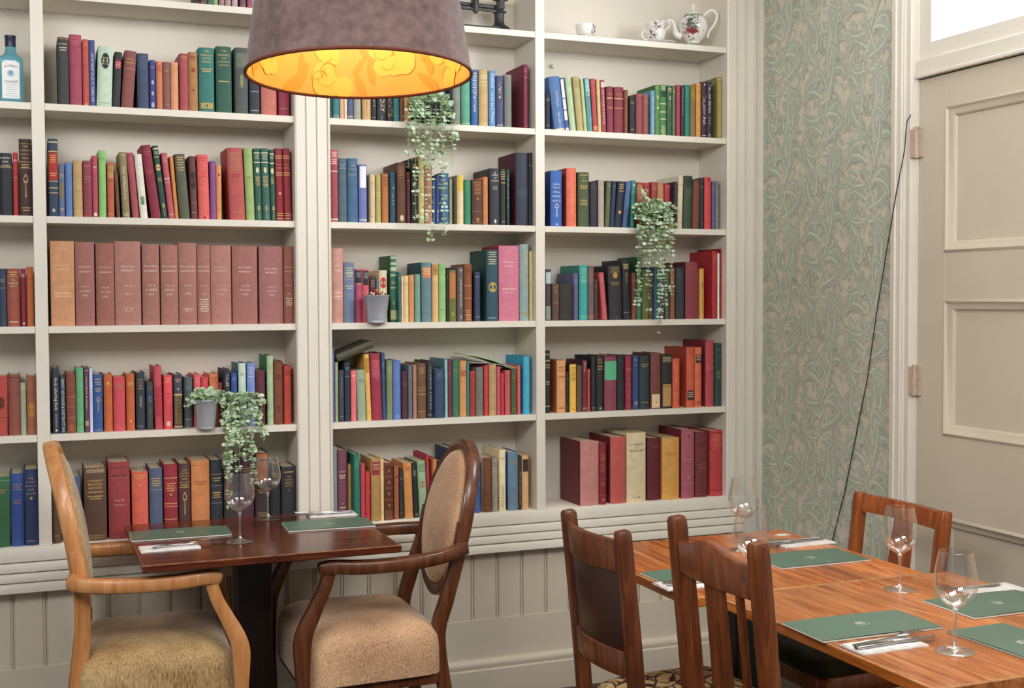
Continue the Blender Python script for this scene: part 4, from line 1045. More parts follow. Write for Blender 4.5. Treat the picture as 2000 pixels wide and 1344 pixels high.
for rz in (0, PI/2):
    m = MB().extrude([(-0.30, 0.0), (0.30, 0.0), (0.30, 0.025), (0.06, 0.06), (-0.06, 0.06), (-0.30, 0.025)], 1, -0.035, 0.035)
    m.xf(Matrix.Rotation(rz, 4, 'Z')); m.v = [(p[0], p[1], p[2]+(0.0 if rz == 0 else 0.0)) for p in m.v]
    if rz == 0: m.build('foot', MAHOG_V, t1, bevel=0.004)
for yy in (-0.17, 0.17):
    MB().extrude([(-0.31, 0.727), (-0.31, 0.716), (-0.28, 0.704), (0.28, 0.704), (0.31, 0.716), (0.31, 0.727)], 1, yy-0.025, yy+0.025).build('bearer', MAHOG_V, t1, bevel=0.003)
MB().box(-0.12, 0.12, -0.17, 0.17, 0.695, 0.7035).build('mounting_plate', MAHOG_V, t1)

def oak_table(x0, x1, y0, y1, label, top, rz=0.0):
    t = thing('dining_table', label, 'table', ((x0+x1)/2, (y0+y1)/2, 0), rz)
    w, d = x1-x0, y1-y0
    table_top(t, x0, x1, y0, y1, 0.75, 0.026, [top, EDGE])
    MB().box(-0.045, 0.045, -0.045, 0.045, 0.05, 0.70).build('column', MAHOG_V, t, bevel=0.006)
    MB().box(-0.17, 0.17, -0.17, 0.17, 0.70, 0.7235).build('mounting_plate', MAHOG_V, t, bevel=0.003)
    f = MB()
    f.box(-0.22, 0.22, -0.03, 0.03, 0.0, 0.05); f.box(-0.03, 0.03, -0.22, 0.22, 0.0, 0.049); f.xf(Matrix.Rotation(PI/4, 4, 'Z'))
    f.build('foot', MAHOG_V, t, bevel=0.006); return t
FAR = (1.530, 2.262, -1.612, -0.925); NEAR = (1.603, 2.335, -2.415, -1.617)
oak_table(*FAR, 'orange oak table nearest the corner, with darker planks, pushed against another table', OAKT)
oak_table(*NEAR, 'orange oak table at the lower right holding the nearest wine glass', OAKT2)

# ------------------------------------------------------------------ armchairs
PALE = wood('pale_beech', 'B4743E', 'CC8C54', 'DDA670', (30, 30, 3), 0.35, gain=0.92, coat=0.15)
DARKW = wood('dark_beech', '40200F', '5E331C', '7A4A2C', (30, 30, 3), 0.3, gain=1.0, coat=0.25)
VEL_A = fabric('gold_velvet', '7A5226', 'E4C490', 9.0, (330, 330, 50), lo=0.42, hi=0.86, sheen=0.7, gain=0.92)
CORD_B = fabric('tan_cord', '86583A', 'F2CAA2', 4.0, (430, 430, 170), lo=0.42, hi=0.86, sheen=0.5, gain=1.0)
PIPE_A = plain('piping_pale', 'C8A880', 0.8, 0.1); PIPE_B = plain('piping_tan', 'B89068', 0.8, 0.1)
def cr(P, n=6):
    """smooth curve through points"""
    P = [Vector(p) for p in P]; out = []
    for i in range(len(P)-1):
        a, b, c, d = P[max(i-1, 0)], P[i], P[i+1], P[min(i+2, len(P)-1)]
        for k in range(n):
            t = k/n; out.append(0.5*((2*b)+(c-a)*t+(2*a-5*b+4*c-d)*t*t+(3*b-a-3*c+d)*t**3))
    out.append(P[-1]); return out
def armchair(label, loc, rz, W, F, PI_, hw=0.27, bk=0.0, lg=0.03, tiltd=9.5, cz=0.800, rx=0.205, rz_=0.262):
    r = thing('armchair', label, 'armchair', loc, rz, None)
    for s in (-1, 1):
        # rear leg rises to the oval back
        kx = rx/0.205; pts = cr([(-0.305+lg, s*0.20, 0.0), (-0.262+lg, s*0.20, 0.20), (-0.232+lg, s*0.195, 0.42), (-0.235+(lg+bk)/2, s*0.197, 0.55), (-0.252+bk, s*0.212*kx, 0.70), (-0.266+bk, s*0.207*kx, 0.78)])
        MB().bar(pts, [0.028]*len(pts), [0.036+0.010*math.sin(PI*min(1, i/(len(pts)-1))) for i in range(len(pts))], (0, 1, 0), rnd=0.2).build('rear_leg', W, r, angle=50)
        # front leg with the curved arm support
        pts = cr([(0.235, s*hw, 0.0), (0.245, s*hw, 0.20), (0.250, s*hw, 0.40), (0.246, s*hw, 0.485), (0.214, s*hw, 0.56), (0.182, s*hw, 0.625), (0.163, s*hw, 0.688)])
        MB().bar(pts, 0.030, [0.036+0.016*math.exp(-((p.z-0.47)/0.10)**2) for p in pts], (0, 1, 0), rnd=0.2).build('front_leg', W, r, angle=50)
        pts = cr([(-0.268+bk, s*0.218*kx, 0.700), (-0.20, s*(hw-0.018), 0.692), (-0.08, s*(hw+0.010), 0.686), (0.06, s*(hw+0.012), 0.686), (0.14, s*(hw+0.004), 0.691), (0.176, s*hw, 0.690), (0.196, s*hw, 0.684)])
        k = len(pts); MB().bar(pts, [0.030+0.014*math.sin(PI*i/(k-1)) for i in range(k)], [0.040]*(k-4)+[0.039, 0.036, 0.030, 0.022], (0, 1, 0), rnd=0.25).build('armrest', W, r, angle=50)
    # oval back, tilted
    tilt = math.radians(tiltd); cx = -0.268+bk
    def pt(a, k, off=0.0):
        y = k*rx*math.cos(a); z = k*rz_*math.sin(a)
        bow = -0.018*(1-(y/rx)**2) if abs(y) <= rx else 0
        return Vector((cx-math.sin(tilt)*z+off*math.cos(tilt)+bow, y, cz+math.cos(tilt)*z+off*math.sin(tilt)))
    n = 56; ring = [pt(2*PI*i/n, 1.0) for i in range(n)]
    mb = MB(); vs = []
    for i in range(n):
        a = 2*PI*i/n
        for k, o in ((0.915, 0.012), (0.94, 0.018), (1.05, 0.018), (1.075, 0.013), (1.075, -0.020), (1.05, -0.025), (0.94, -0.025), (0.915, -0.020)): vs.append(pt(a, k, o))
    mb.add(vs, [(i*8+j, i*8+(j+1) % 8, ((i+1) % n)*8+(j+1) % 8, ((i+1) % n)*8+j) for i in range(n) for j in range(8)])
    mb.build('back_frame', W, r, angle=50)
    mb = MB(); vs = []; K = [0.0, 0.3, 0.6, 0.8, 0.90, 0.925]; O = [0.048, 0.047, 0.042, 0.034, 0.024, 0.010]
    for sgn in (1, -1):
        base = len(vs)
        for k, o in zip(K[1:], O[1:]):
            for i in range(n): vs.append(pt(2*PI*i/n, k, (o if sgn > 0 else -0.012)))
        vs.append(pt(0, 0.0, O[0] if sgn > 0 else -0.012))
    m = len(K)-1; fs = []
    for q in (0, 1):
        b = q*(m*n+1)
        for k in range(m-1):
            for i in range(n): fs.append((b+k*n+i, b+k*n+(i+1) % n, b+(k+1)*n+(i+1) % n, b+(k+1)*n+i))
        for i in range(n): fs.append((b+m*n, b+i, b+(i+1) % n))
    mb.add(vs, fs); bp = mb.build('back_pad', F, r, angle=60)
    MB().tube([pt(2*PI*i/n, 0.905, 0.017) for i in range(n)]+[pt(0, 0.905, 0.017)], 0.0028, 6, caps=False).build('piping', PI_, bp)
    # deep upholstered seat: rounded block with a crowned top
    mb = MB(); vs = []; prof = [(0.0, 0.315), (0.0, 0.35), (0.001, 0.40), (0.004, 0.432), (0.013, 0.453), (0.030, 0.470), (0.055, 0.483), (0.090, 0.492), (0.14, 0.498), (0.20, 0.501)]
    def rr(i, N=48):
        a = 2*PI*i/N; e = 0.22
        cxs, sn = math.cos(a), math.sin(a)
        return (math.copysign(abs(cxs)**e, cxs), math.copysign(abs(sn)**e, sn))
    Nn = 48
    for off, z in prof:
        for i in range(Nn):
            a, b = rr(i); hx, hy = 0.226-off, 0.252-off
            x = a*hx+0.014; y = b*(hy*(1-0.06*(1-(a+1)/2)))
            vs.append((x, y, z))
    mb.add(vs, [(k*Nn+i, k*Nn+(i+1) % Nn, (k+1)*Nn+(i+1) % Nn, (k+1)*Nn+i) for k in range(len(prof)-1) for i in range(Nn)]+[tuple(range(Nn-1, -1, -1)), tuple((len(prof)-1)*Nn+i for i in range(Nn))])
    mb.build('seat', F, r, angle=60)
    fr = MB(); fr.box(-0.195, 0.225, -0.225, 0.225, 0.280, 0.314)
    fr.build('seat_rail', W, r, bevel=0.003)
    return r
armchair('pale beech armchair with worn gold velvet seat, left of the small mahogany table', (0.336, -0.365, 0), -0.05, PALE, VEL_A, PIPE_A, bk=0.058)
armchair('dark wood armchair with oval tan corduroy back and seat, right of the mahogany table', (1.002, -0.385, 0), PI, DARKW, CORD_B, PIPE_B, bk=-0.028, tiltd=12.5, cz=0.768, rx=0.182, rz_=0.246)

# ------------------------------------------------------------------ side chairs at the oak tables
CH1 = wood('chair_oak', '421F0D', '60301A', '7E4825', (34, 34, 3.5), 0.35, gain=1.0, coat=0.2)
CH2 = wood('chair_oak_red', '461F0D', '693416', '8A4C22', (34, 34, 3.5), 0.33, gain=1.05, coat=0.25)
CH3 = wood('chair_oak_orange', '6E3312', '8E471A', 'AA6028', (34, 34, 3.5), 0.33, gain=1.1, coat=0.2)
LEATH = plain('dark_leather', '341C18', 0.35, 0.18, 14, 0.15)
m_, t_, b_ = nt('patterned_seat'); 
_v = coords(t_, (1, 1, 1)); _n = N(t_, 'ShaderNodeTexNoise'); _n.inputs['Scale'].default_value = 13; _n.inputs['Distortion'].default_value = 2.6; _n.inputs['Detail'].default_value = 0.6
t_.links.new(_v, _n.inputs['Vector'])
_a = N(t_, 'ShaderNodeVectorMath', operation='MULTIPLY_ADD'); _a.inputs[1].default_value = (0.10, 0.10, 0.10); t_.links.new(_n.outputs['Color'], _a.inputs[0]); t_.links.new(_v, _a.inputs[2])
_w = N(t_, 'ShaderNodeTexVoronoi', feature='DISTANCE_TO_EDGE'); _w.inputs['Scale'].default_value = 19; t_.links.new(_a.outputs[0], _w.inputs['Vector'])
_n.inputs['Scale'].default_value = 9; _n.inputs['Distortion'].default_value = 1.0
_r1 = N(t_, 'ShaderNodeValToRGB'); _e = _r1.color_ramp.elements; _e[0].position = 0.05; _e[0].color = lin('33202C')+[1]; _e[1].position = 0.08; _e[1].color = lin('D0A868')+[1]
_x = _e.new(0.30); _x.color = lin('E0CC98')+[1]
_x = _e.new(0.34); _x.color = lin('4A3038')+[1]; _x = _e.new(0.40); _x.color = lin('C89858')+[1]
t_.links.new(_w.outputs['Distance'], _r1.inputs[0]); t_.links.new(_r1.outputs[0], b_.inputs['Base Color']); b_.inputs['Roughness'].default_value = 0.85
PATT = m_
PATT2 = fabric('dark_green_tapestry', '14160F', '4A4A2C', 16, None, sheen=0.3)
def side_chair(label, loc, rz, W, top_z, hw, kind, seat_mat, lean=0.055, seat_z=0.465):
    """local frame: sitter faces +x, rear posts at x = -0.20 at seat height"""
    r = thing('dining_chair', label, 'chair', loc, rz)
    xb = -0.200
    def bx(z):
        if z < 0.42: return xb-0.03*(1-z/0.42)
        return xb-lean*((z-0.42)/(top_z-0.42))**1.15
    for s in (-1, 1):
        zs_ = [0, 0.15, 0.3, 0.42, 0.5, 0.6, 0.7, 0.8, top_z-0.03, top_z-0.008, top_z]
        k = len(zs_)
        MB().bar([(bx(z), s*hw, z) for z in zs_], [0.034]*(k-2)+[0.033, 0.027], [0.036]*(k-2)+[0.035, 0.028], (0, 1, 0), rnd=0.14).build('rear_post', W, r, angle=50)
        MB().bar([(0.185, s*(hw+0.012), z) for z in (0, 0.1, 0.25, 0.42)], [0.028, 0.031, 0.034, 0.036], [0.028, 0.031, 0.034, 0.036], (0, 1, 0)).build('front_leg', W, r, angle=50)
        MB().bar([(bx(0.39)+0.015, s*hw, 0.395), (0.175, s*(hw+0.012), 0.395)], 0.022, 0.055, (0, 1, 0)).build('side_rail', W, r, angle=50)
        MB().bar([(bx(0.16)+0.015, s*hw, 0.16), (0.18, s*(hw+0.012), 0.16)], 0.018, 0.022, (0, 1, 0)).build('stretcher', W, r, angle=50)
    MB().box(0.170, 0.190, -hw, hw, 0.37, 0.42).build('front_rail', W, r, bevel=0.002)
    MB().box(bx(0.39)-0.010, bx(0.39)+0.010, -hw+0.018, hw-0.018, 0.37, 0.42).build('back_rail', W, r, bevel=0.002)
    n = 14; ys = [(-hw+0.016)+(2*hw-0.032)*i/n for i in range(n+1)]
    def curved(zlo, zhi, bow, thk, name, mat, camel=0.0, par=None, low=None):
        vs = []
        for y in ys:
            c = 1-(y/hw)**2; q = bow*c
            zt = zhi+camel*(math.exp(-((y)/(hw*0.42))**2)); zb = zlo+(low*c if low else 0)
            for z, o in ((zb, thk/2), (zt-0.004, thk/2), (zt, thk/2-0.004), (zt, -thk/2+0.004), (zt-0.004, -thk/2), (zb, -thk/2)): vs.append((bx(z)-q+o, y, z))
        fs = [(i*6+j, i*6+(j+1) % 6, (i+1)*6+(j+1) % 6, (i+1)*6+j) for i in range(n) for j in range(6)]+[(5, 4, 3, 2, 1, 0), tuple(n*6+j for j in range(6))]
        return MB().add(vs, fs).build(name, mat, par or r, angle=50)
    if kind == 'panel':
        curved(top_z-0.105, top_z-0.025, 0.030, 0.020, 'top_rail', W)
        curved(0.560, 0.625, 0.030, 0.020, 'lower_rail', W)
        curved(0.622, top_z-0.100, 0.028, 0.009, 'leather_panel', LEATH)
    elif kind == 'slats':
        curved(top_z-0.120, top_z-0.052, 0.016, 0.022, 'top_rail', W, camel=0.030)
        curved(0.485, 0.525, 0.012, 0.020, 'lower_rail', W)
        for y0, wd in ((-0.098, 0.020), (0.0, 0.072), (0.098, 0.020)):
            vs = []; zz_ = [0.520+(top_z-0.118-0.520)*i/8 for i in range(9)]
            MB().bar([(bx(z)-0.012, y0, z) for z in zz_], wd, 0.011, (0, 1, 0), rnd=0.15).build('slat', W, r, angle=40)
    else:
        curved(top_z-0.058, top_z-0.004, 0.022, 0.024, 'top_rail', W)
        curved(0.50, 0.53, 0.016, 0.020, 'lower_rail', W)
        zz_ = [0.525+(top_z-0.05-0.525)*i/8 for i in range(9)]
        MB().bar([(bx(z)-0.018, 0, z) for z in zz_], [0.075+0.02*math.sin(PI*i/8) for i in range(9)], 0.010, (0, 1, 0), rnd=0.15).build('splat', W, r, angle=40)
    mb = MB(); vs = []; prof = [(0.006, 0.421), (0.0, 0.43), (0.0, 0.445), (0.010, seat_z-0.006), (0.032, seat_z+0.004), (0.08, seat_z+0.010)]
    Nn = 40
    for off, z in prof:
        for i in range(Nn):
            a = 2*PI*i/Nn; c_, s_ = math.cos(a), math.sin(a); e = 0.35
            c2, s2 = math.copysign(abs(c_)**e, c_), math.copysign(abs(s_)**e, s_)
            hx, hy = 0.198-off, (hw+0.022)-off
            x = c2*hx+0.012
            if x < bx(z)+0.024: x = bx(z)+0.024
            vs.append((x, s2*hy*(0.93+0.07*(c2+1)/2), z))
    mb.add(vs, [(k*Nn+i, k*Nn+(i+1) % Nn, (k+1)*Nn+(i+1) % Nn, (k+1)*Nn+i) for k in range(len(prof)-1) for i in range(Nn)]+[tuple(range(Nn-1, -1, -1)), tuple((len(prof)-1)*Nn+i for i in range(Nn))])
    mb.build('seat', seat_mat, r, angle=60)
    return r
side_chair('brown oak dining chair with a curved dark leather back panel and patterned seat', (1.592, -1.445, 0), 0, CH1, 0.932, 0.160, 'panel', PATT, 0.048)
side_chair('brown oak dining chair with a wavy top rail and three upright slats, nearest the viewer', (1.600, -2.035, 0), 0, CH2, 1.012, 0.163, 'slats', PATT2, 0.055)
side_chair('orange-brown oak dining chair with a single centre splat, by the panelled door', (2.262, -1.205, 0), PI, CH3, 0.868, 0.195, 'splat', PATT2, 0.048)
# ------------------------------------------------------------------ glasses
GB = glass_thin('wine_glass_bowl', (0.985, 0.99, 0.99), 0.22)
gm, gt_, gb_ = nt('wine_glass_stem'); gb_.inputs['Transmission Weight'].default_value = 1.0; gb_.inputs['Roughness'].default_value = 0.01; gb_.inputs['IOR'].default_value = 1.47; gb_.inputs['Base Color'].default_value = (1, 1, 1, 1)
GS = glass_thin('wine_glass_stem_clear', (0.96, 0.97, 0.97), 0.9)
def wine_glass(label, x, y, z, sc=1.0):
    r = thing('wine_glass', label, 'wine glass', (x, y, z), 0, None); r.scale = (sc, sc, sc)
    bowl = [(0.004, 0.092), (0.012, 0.0955), (0.024, 0.103), (0.036, 0.115), (0.0435, 0.130), (0.0460, 0.144), (0.0452, 0.158), (0.0425, 0.175), (0.0385, 0.195), (0.0352, 0.213)]
    inn = [(a-0.0011, b+0.0008) for a, b in bowl[::-1][:-1]]+[(0.0, 0.0945)]
    MB().lathe(bowl+[(0.0350, 0.2136), (0.0345, 0.2132)]+inn, 48).build('bowl', GB, r, angle=80)
    MB().lathe([(0.0, 0.0), (0.0405, 0.0), (0.0412, 0.0010), (0.0400, 0.0020), (0.030, 0.0032), (0.014, 0.0060), (0.0065, 0.0105), (0.0042, 0.020), (0.0036, 0.040), (0.0036, 0.066), (0.0046, 0.083), (0.0075, 0.0905), (0.0, 0.0940)], 40).build('stem_and_foot', GS, r, angle=80)
    return r
def g_at(px, py, label, dy=0.0):
    p = at(px, py, Z=0.75); p.y += dy; return wine_glass(label, p.x, p.y, 0.7502)
g_at(469, 1058, 'empty wine glass nearer the front edge of the small mahogany table')
g_at(522, 1012, 'empty wine glass farther back on the small mahogany table, before the black books', -0.014)
g_at(1452, 1074, 'empty wine glass farthest back on the oak tables, before the bookcase corner')
g_at(1466, 1158, 'empty wine glass half hidden behind the post of the slatted chair')
g_at(1757, 1152, 'empty wine glass in front of the orange chair by the door')
g_at(1865, 1273, 'nearest empty wine glass, by the lower right napkin and menus')

# ------------------------------------------------------------------ menus
MG = plain('menu_green', '5C7766', 0.42, 0.03, 20, gain=1.0); MPG = plain('menu_paper', 'E8E4DC', 0.7, 0.0)
MLOGO = plain('menu_print', 'D6D2B8', 0.6, 0)
def menu(label, x, y, w, d, rz, flip=False, z=0.7503):
    r = thing('menu', label, 'menu', (x, y, z), rz, None)
    mb = MB()
    for k in range(3): mb.box(-w/2-0.0018+0.0005*k, w/2-0.001*k-0.001, -d/2-0.0012+0.0004*k, d/2-0.002, 0.0008+0.001*k, 0.0016+0.001*k)
    mb.build('pages', MPG, r)
    mb = MB().box(-w/2, w/2, -d/2, d/2, 0.0, 0.0007)
    n = 8; vs = []
    for i in range(n+1):
        u = i/n; x_ = -w/2+w*u; zz = 0.0040+0.0030*math.sin(PI*u)*0.6
        vs += [(x_, -d/2, zz), (x_, d/2, zz), (x_, d/2, zz+0.0007), (x_, -d/2, zz+0.0007)]
    fs = [(i*4+j, i*4+(j+1) % 4, i*4+4+(j+1) % 4, i*4+4+j) for i in range(n) for j in range(4)]+[(3, 2, 1, 0), (n*4, n*4+1, n*4+2, n*4+3)]
    mb.add(vs, fs)
    # small pale emblem printed in the middle: short rows of marks
    q = random.Random(3)
    for row, (yy, hh, L) in enumerate(((0.010, 0.006, 0.020), (0.001, 0.006, 0.026), (-0.007, 0.002, 0.034))):
        u = -L/2
        while u < L/2:
            l = q.uniform(0.002, 0.005); u2 = min(u+l, L/2)
            s_ = -1 if flip else 1
            za = 0.0040+0.0018+0.0007+0.00015
            mb.add([(s_*u, s_*yy, za), (s_*u2, s_*yy, za), (s_*u2, s_*(yy+hh), za), (s_*u, s_*(yy+hh), za)], [(0, 1, 2, 3)], 1); u = u2+0.0012
    mb.build('cover', [MG, MLOGO], r, angle=30)
    return r
menu('green menu lying on the left side of the small mahogany table', 0.447, -0.255, 0.305, 0.158, -0.03)
menu('green menu at the right rear of the small mahogany table, overhanging its edge', 0.921, -0.286, 0.285, 0.165, -0.05, True)
menu('green menu behind the two brown chairs, partly hidden by a chair post', 1.690, -1.385, 0.300, 0.120, 0.0)
menu('green menu at the far right of the oak tables, before the orange chair', 2.075, -1.345, 0.300, 0.168, 0.0, True)
menu('green menu at the left edge of the nearer oak table, above the cutlery', 1.757, -1.994, 0.318, 0.163, -0.02)
menu('green menu at the right edge of the photo, behind the nearest wine glass', 2.183, -1.955, 0.290, 0.178, 0.0, True)
menu('green menu turned sideways at the lower right corner, beside the nearest glass foot', 1.985, -2.248, 0.285, 0.165, PI/2+0.03)

# ------------------------------------------------------------------ napkins and cutlery
NAPK = fabric('white_linen', 'CFCBC6', 'F4F1EE', 30, None, sheen=0.2, fine=600)
STEEL = plain('steel', 'B8B8BC', 0.16, 0.0, metal=1.0)
def napkin(label, x, y, rz, w=0.20, d=0.085):
    r = thing('napkin', label, 'napkin', (x, y, 0.7503), rz, None); mb = MB(); n = 10
    for k, (ww, dd, oy) in enumerate(((w, d, 0), (w-0.006, d*0.52, d*0.20), (w-0.010, d*0.50, -d*0.20))):
        vs = []; z0 = 0.0018*k if k < 2 else 0.0018; 
        for i in range(n+1):
            u = -ww/2+ww*i/n; wob = 0.0006*math.sin(i*1.7+k)
            vs += [(u, oy-dd/2+wob, z0+0.0001), (u, oy+dd/2+wob, z0+0.0001), (u, oy+dd/2-0.001, z0+0.0037+wob*.5), (u, oy-dd/2+0.001, z0+0.0037+wob*.5)]
        mb.add(vs, [(i*4+j, i*4+(j+1) % 4, i*4+4+(j+1) % 4, i*4+4+j) for i in range(n) for j in range(4)]+[(3, 2, 1, 0), (n*4, n*4+1, n*4+2, n*4+3)])
    mb.build('cloth', NAPK, r, angle=40)
    return r
def fork(label, x, y, rz, z=0.7562):
    r = thing('fork', label, 'fork', (x, y, z), rz, None)
    pr = [(-.100, .0062), (-.092, .0072), (-.05, .0050), (-.01, .0028), (.02, .0028), (.038, .0060), (.047, .0105), (.058, .0118)]
    def zc(x_): return 0.002+0.006*max(0, x_-0.0)/0.1*math.sin(PI*min(1, max(0, x_)/0.095))+(0.004 if x_ > 0.06 else 0)*(x_-0.06)/0.035
    vs = [];
    for a, b in pr: vs += [(a, -b, zc(a)), (a, b, zc(a)), (a, b*.8, zc(a)+.0018), (a, -b*.8, zc(a)+.0018)]
    k = len(pr)
    MB().add(vs, [(i*4+j, i*4+(j+1) % 4, i*4+4+(j+1) % 4, i*4+4+j) for i in range(k-1) for j in range(4)]+[(3, 2, 1, 0), (4*k-4, 4*k-3, 4*k-2, 4*k-1)]).build('handle', STEEL, r, angle=50)
    for yy in (-.0096, -.0032, .0032, .0096):
        MB().bar([(.057, yy, zc(.057)+.001), (.075, yy, zc(.075)+.001), (.092, yy*.95, zc(.092)+.001), (.102, yy*.92, zc(.102)+.002)], [.0034, .003, .0026, .0012], .0015, (0, 1, 0)).build('tine', STEEL, r, angle=50)
    return r
def knife(label, x, y, rz, z=0.7562):
    r = thing('knife', label, 'knife', (x, y, z), rz, None)
    k = MB().bar([(-.11, 0, .003), (-.10, 0, .003), (-.05, 0, .003), (-.005, 0, .003)], [.010, .014, .012, .010], [.004, .006, .006, .005], (0, 1, 0)); k.build('handle', STEEL, r, angle=50)
    bl = [(-.006, -.005), (.04, -.009), (.09, -.009), (.108, -.002), (.110, .005), (.06, .0065), (-.006, .005)]
    MB().extrude([(a, b) for a, b in bl], 2, 0.002, 0.0035).build('blade', STEEL, r, angle=30)
    return r
p = at(331, 1071, Z=.75); napkin('white napkin at the front left of the small mahogany table', p.x, p.y, 0.02, 0.175, 0.085)
fork('steel fork crossing the napkin beside the left menu', p.x+0.045, p.y+0.010, 0.30, 0.7570)
knife('steel knife lying across the napkin at the front left table edge', p.x+0.075, p.y-0.004, 0.03, 0.7568)
p = at(648, 1006, Z=.75); napkin('white napkin at the back of the mahogany table, behind the right menu', p.x, p.y, -0.05, 0.165, 0.085)
fork('steel fork on the napkin at the back of the mahogany table', p.x-0.025, p.y+0.015, PI+0.02, 0.7570)
knife('steel knife on the napkin at the back of the mahogany table', p.x-0.04, p.y-0.012, PI-0.06, 0.7568)
p = at(1345, 1143, Z=.75); napkin('white napkin seen between the slats of the nearest chair', p.x+0.01, p.y, 0.0, 0.19, 0.085)
fork('steel fork seen between the slats of the nearest chair', p.x+0.03, p.y+0.018, 0.06, 0.7570)
knife('steel knife seen between the slats of the nearest chair', p.x+0.04, p.y-0.012, 0.0, 0.7568)
p = at(1562, 1062, Z=.75); napkin('white napkin at the far end of the oak tables, before the wallpaper', p.x+0.01, p.y, 0.03, 0.185, 0.085)
fork('steel fork on the napkin at the far end of the oak tables', p.x-0.01, p.y+0.012, PI-0.10, 0.7570)
knife('dark-handled steel knife pointing at the far napkin on the oak tables', p.x-0.04, p.y-0.010, PI+0.05, 0.7568)
p = at(1730, 1262, Z=.75); napkin('white napkin at the front of the nearer oak table', p.x-0.005, p.y, 0.03, 0.175, 0.080)
fork('steel fork on the front napkin, beside the knife', p.x+0.018, p.y+0.018, 0.16, 0.7570)
knife('steel knife on the front napkin of the nearer oak table', p.x+0.020, p.y-0.010, 0.05, 0.7568)
p = at(1935, 1153, Z=.75); napkin('white napkin at the right edge of the oak tables, behind the wine glass', p.x, p.y, 0.0, 0.17, 0.080)
fork('steel fork on the napkin at the right edge of the oak tables', p.x-0.06, p.y+0.012, PI, 0.7570)
p = at(1521, 1043, Z=.75)
tag(MB().box(-.022, .022, -.014, .014, 0, .0012).build('table_card', MPG, None, loc=(p.x, p.y-0.02, .7503)), 'small white card lying near the far corner of the oak table', 'card')

# ------------------------------------------------------------------ pendant lamp
VELV = fabric('mauve_velvet', '50413F', '76615E', 14, None, sheen=0.5, lo=0.40, hi=0.92, fine=45, gain=1.0)
LINE_O = plain('orange_lining', 'F0B45C', 0.55, 0.05, 6); LINE_Y = plain('yellow_flower_lining', 'F6C860', 0.55, 0.03, 6); LINE_D = plain('amber_leaf_lining', 'E8A040', 0.55, 0.03, 6)
LINE_L = plain('lining_outline', 'D09A40', 0.6, 0)
LY = -1.60
lb = at(485, 146, Y=LY); rb_ = at(919, 146, Y=LY); Rb = (rb_.x-lb.x)/2*0.985; lx = at(702, 146, Y=LY).x; lz = at(702, 146, Y=LY).z
lamp = thing('pendant_lamp', 'large mauve velvet drum lampshade with a glowing orange floral lining', 'pendant lamp', (lx, LY, lz)); lamp.rotation_euler = (-0.042, 0.0, 0)
HS = 0.34; Rt = Rb*0.80
MB().lathe([(Rb, 0.0), (Rt, HS)], 96).build('shade', VELV, lamp, angle=60)
li = MB().lathe([(Rb-0.004, 0.001), (Rt-0.004, HS)], 96)
def on_lining(a, z, e=0.0012): R0 = Rb-0.004+(Rt-Rb)*z/HS-e; return (R0*math.cos(a), R0*math.sin(a), z)
def blob(a0, z0, rr, pts, mi, e):
    vs = [on_lining(a0, z0, e)]+[on_lining(a0+rr*c/Rb, z0+rr*s, e) for c, s in pts]; n = len(pts)
    li.add(vs, [(0, i+1, (i+1) % n+1) for i in range(n)], mi)
circ = [(math.cos(2*PI*i/18), math.sin(2*PI*i/18)) for i in range(18)]
lf = lambda an: [(math.cos(an)*u-math.sin(an)*v, math.sin(an)*u+math.cos(an)*v) for u, v in [(1.3*math.cos(2*PI*i/16), 0.42*math.sin(2*PI*i/16)*(1-0.3*math.cos(2*PI*i/16))) for i in range(16)]]
fr_ = random.Random(5)
for k in range(9):
    a = 2*PI*k/9+0.25; z = 0.055+0.03*(k % 2)
    for j in range(7): blob(a+fr_.uniform(-.17, .17), z+fr_.uniform(-.045, .06), fr_.uniform(.018, .032), circ, 1, 0.0012+0.0002*j)
    for j in range(6): 
        an = a+fr_.uniform(-.14, .14); zz = z+fr_.uniform(-.03, .05); rad = fr_.uniform(.012, .026)
        seg = [on_lining(an+rad*math.cos(q)/Rb, zz+rad*math.sin(q), .0034) for q in [fr_.uniform(0, 6)+i*.25 for i in range(9)][:1]]
        q0 = fr_.uniform(0, 6); path = [on_lining(an+rad*math.cos(q0+i*.25)/Rb, max(.004, zz+rad*math.sin(q0+i*.25)), .0034) for i in range(10)]
        li.tube(path, 0.0005, 4, 3)
    for j in range(4): blob(a+0.34+fr_.uniform(-.09, .09), 0.05+fr_.uniform(-.03, .06), fr_.uniform(.018, .030), lf(fr_.uniform(0.6, 2.4)), 2, 0.0010+0.0001*j)
li.v = [(p[0], p[1], max(p[2], 0.001)) for p in li.v]
li.build('lining', [LINE_O, LINE_Y, LINE_D, LINE_L], lamp, angle=60)
MB().tube([(Rb*math.cos(2*PI*i/96)*0.997, Rb*math.sin(2*PI*i/96)*0.997, 0.0) for i in range(97)], 0.0042, 8, caps=False).build('trim', plain('brown_trim', '5E2A14', 0.6, 0.1), lamp)
fit = MB()
for k in range(3):
    a = 2*PI*k/3+0.4; fit.tube([(0.02*math.cos(a), 0.02*math.sin(a), HS-0.03), (Rt*0.985*math.cos(a), Rt*0.985*math.sin(a), HS-0.012)], 0.0018, 6)
fit.lathe([(0.0, HS-0.05), (0.024, HS-0.05), (0.024, HS-0.03), (0.0, HS-0.03)], 20)
fit.lathe([(0.0, HS-0.11), (0.017, HS-0.11), (0.019, HS-0.05), (0.012, HS-0.02), (0.0, HS-0.02)], 20)
fit.build('lamp_holder', plain('brass', 'A8884C', 0.35, 0.0, metal=0.9), lamp)
MB().tube([(0, 0, HS-0.02), (0, 0, 2.999-lz)], 0.003, 8).build('cord', plain('black_flex', '1A1A1A', 0.6, 0), lamp)
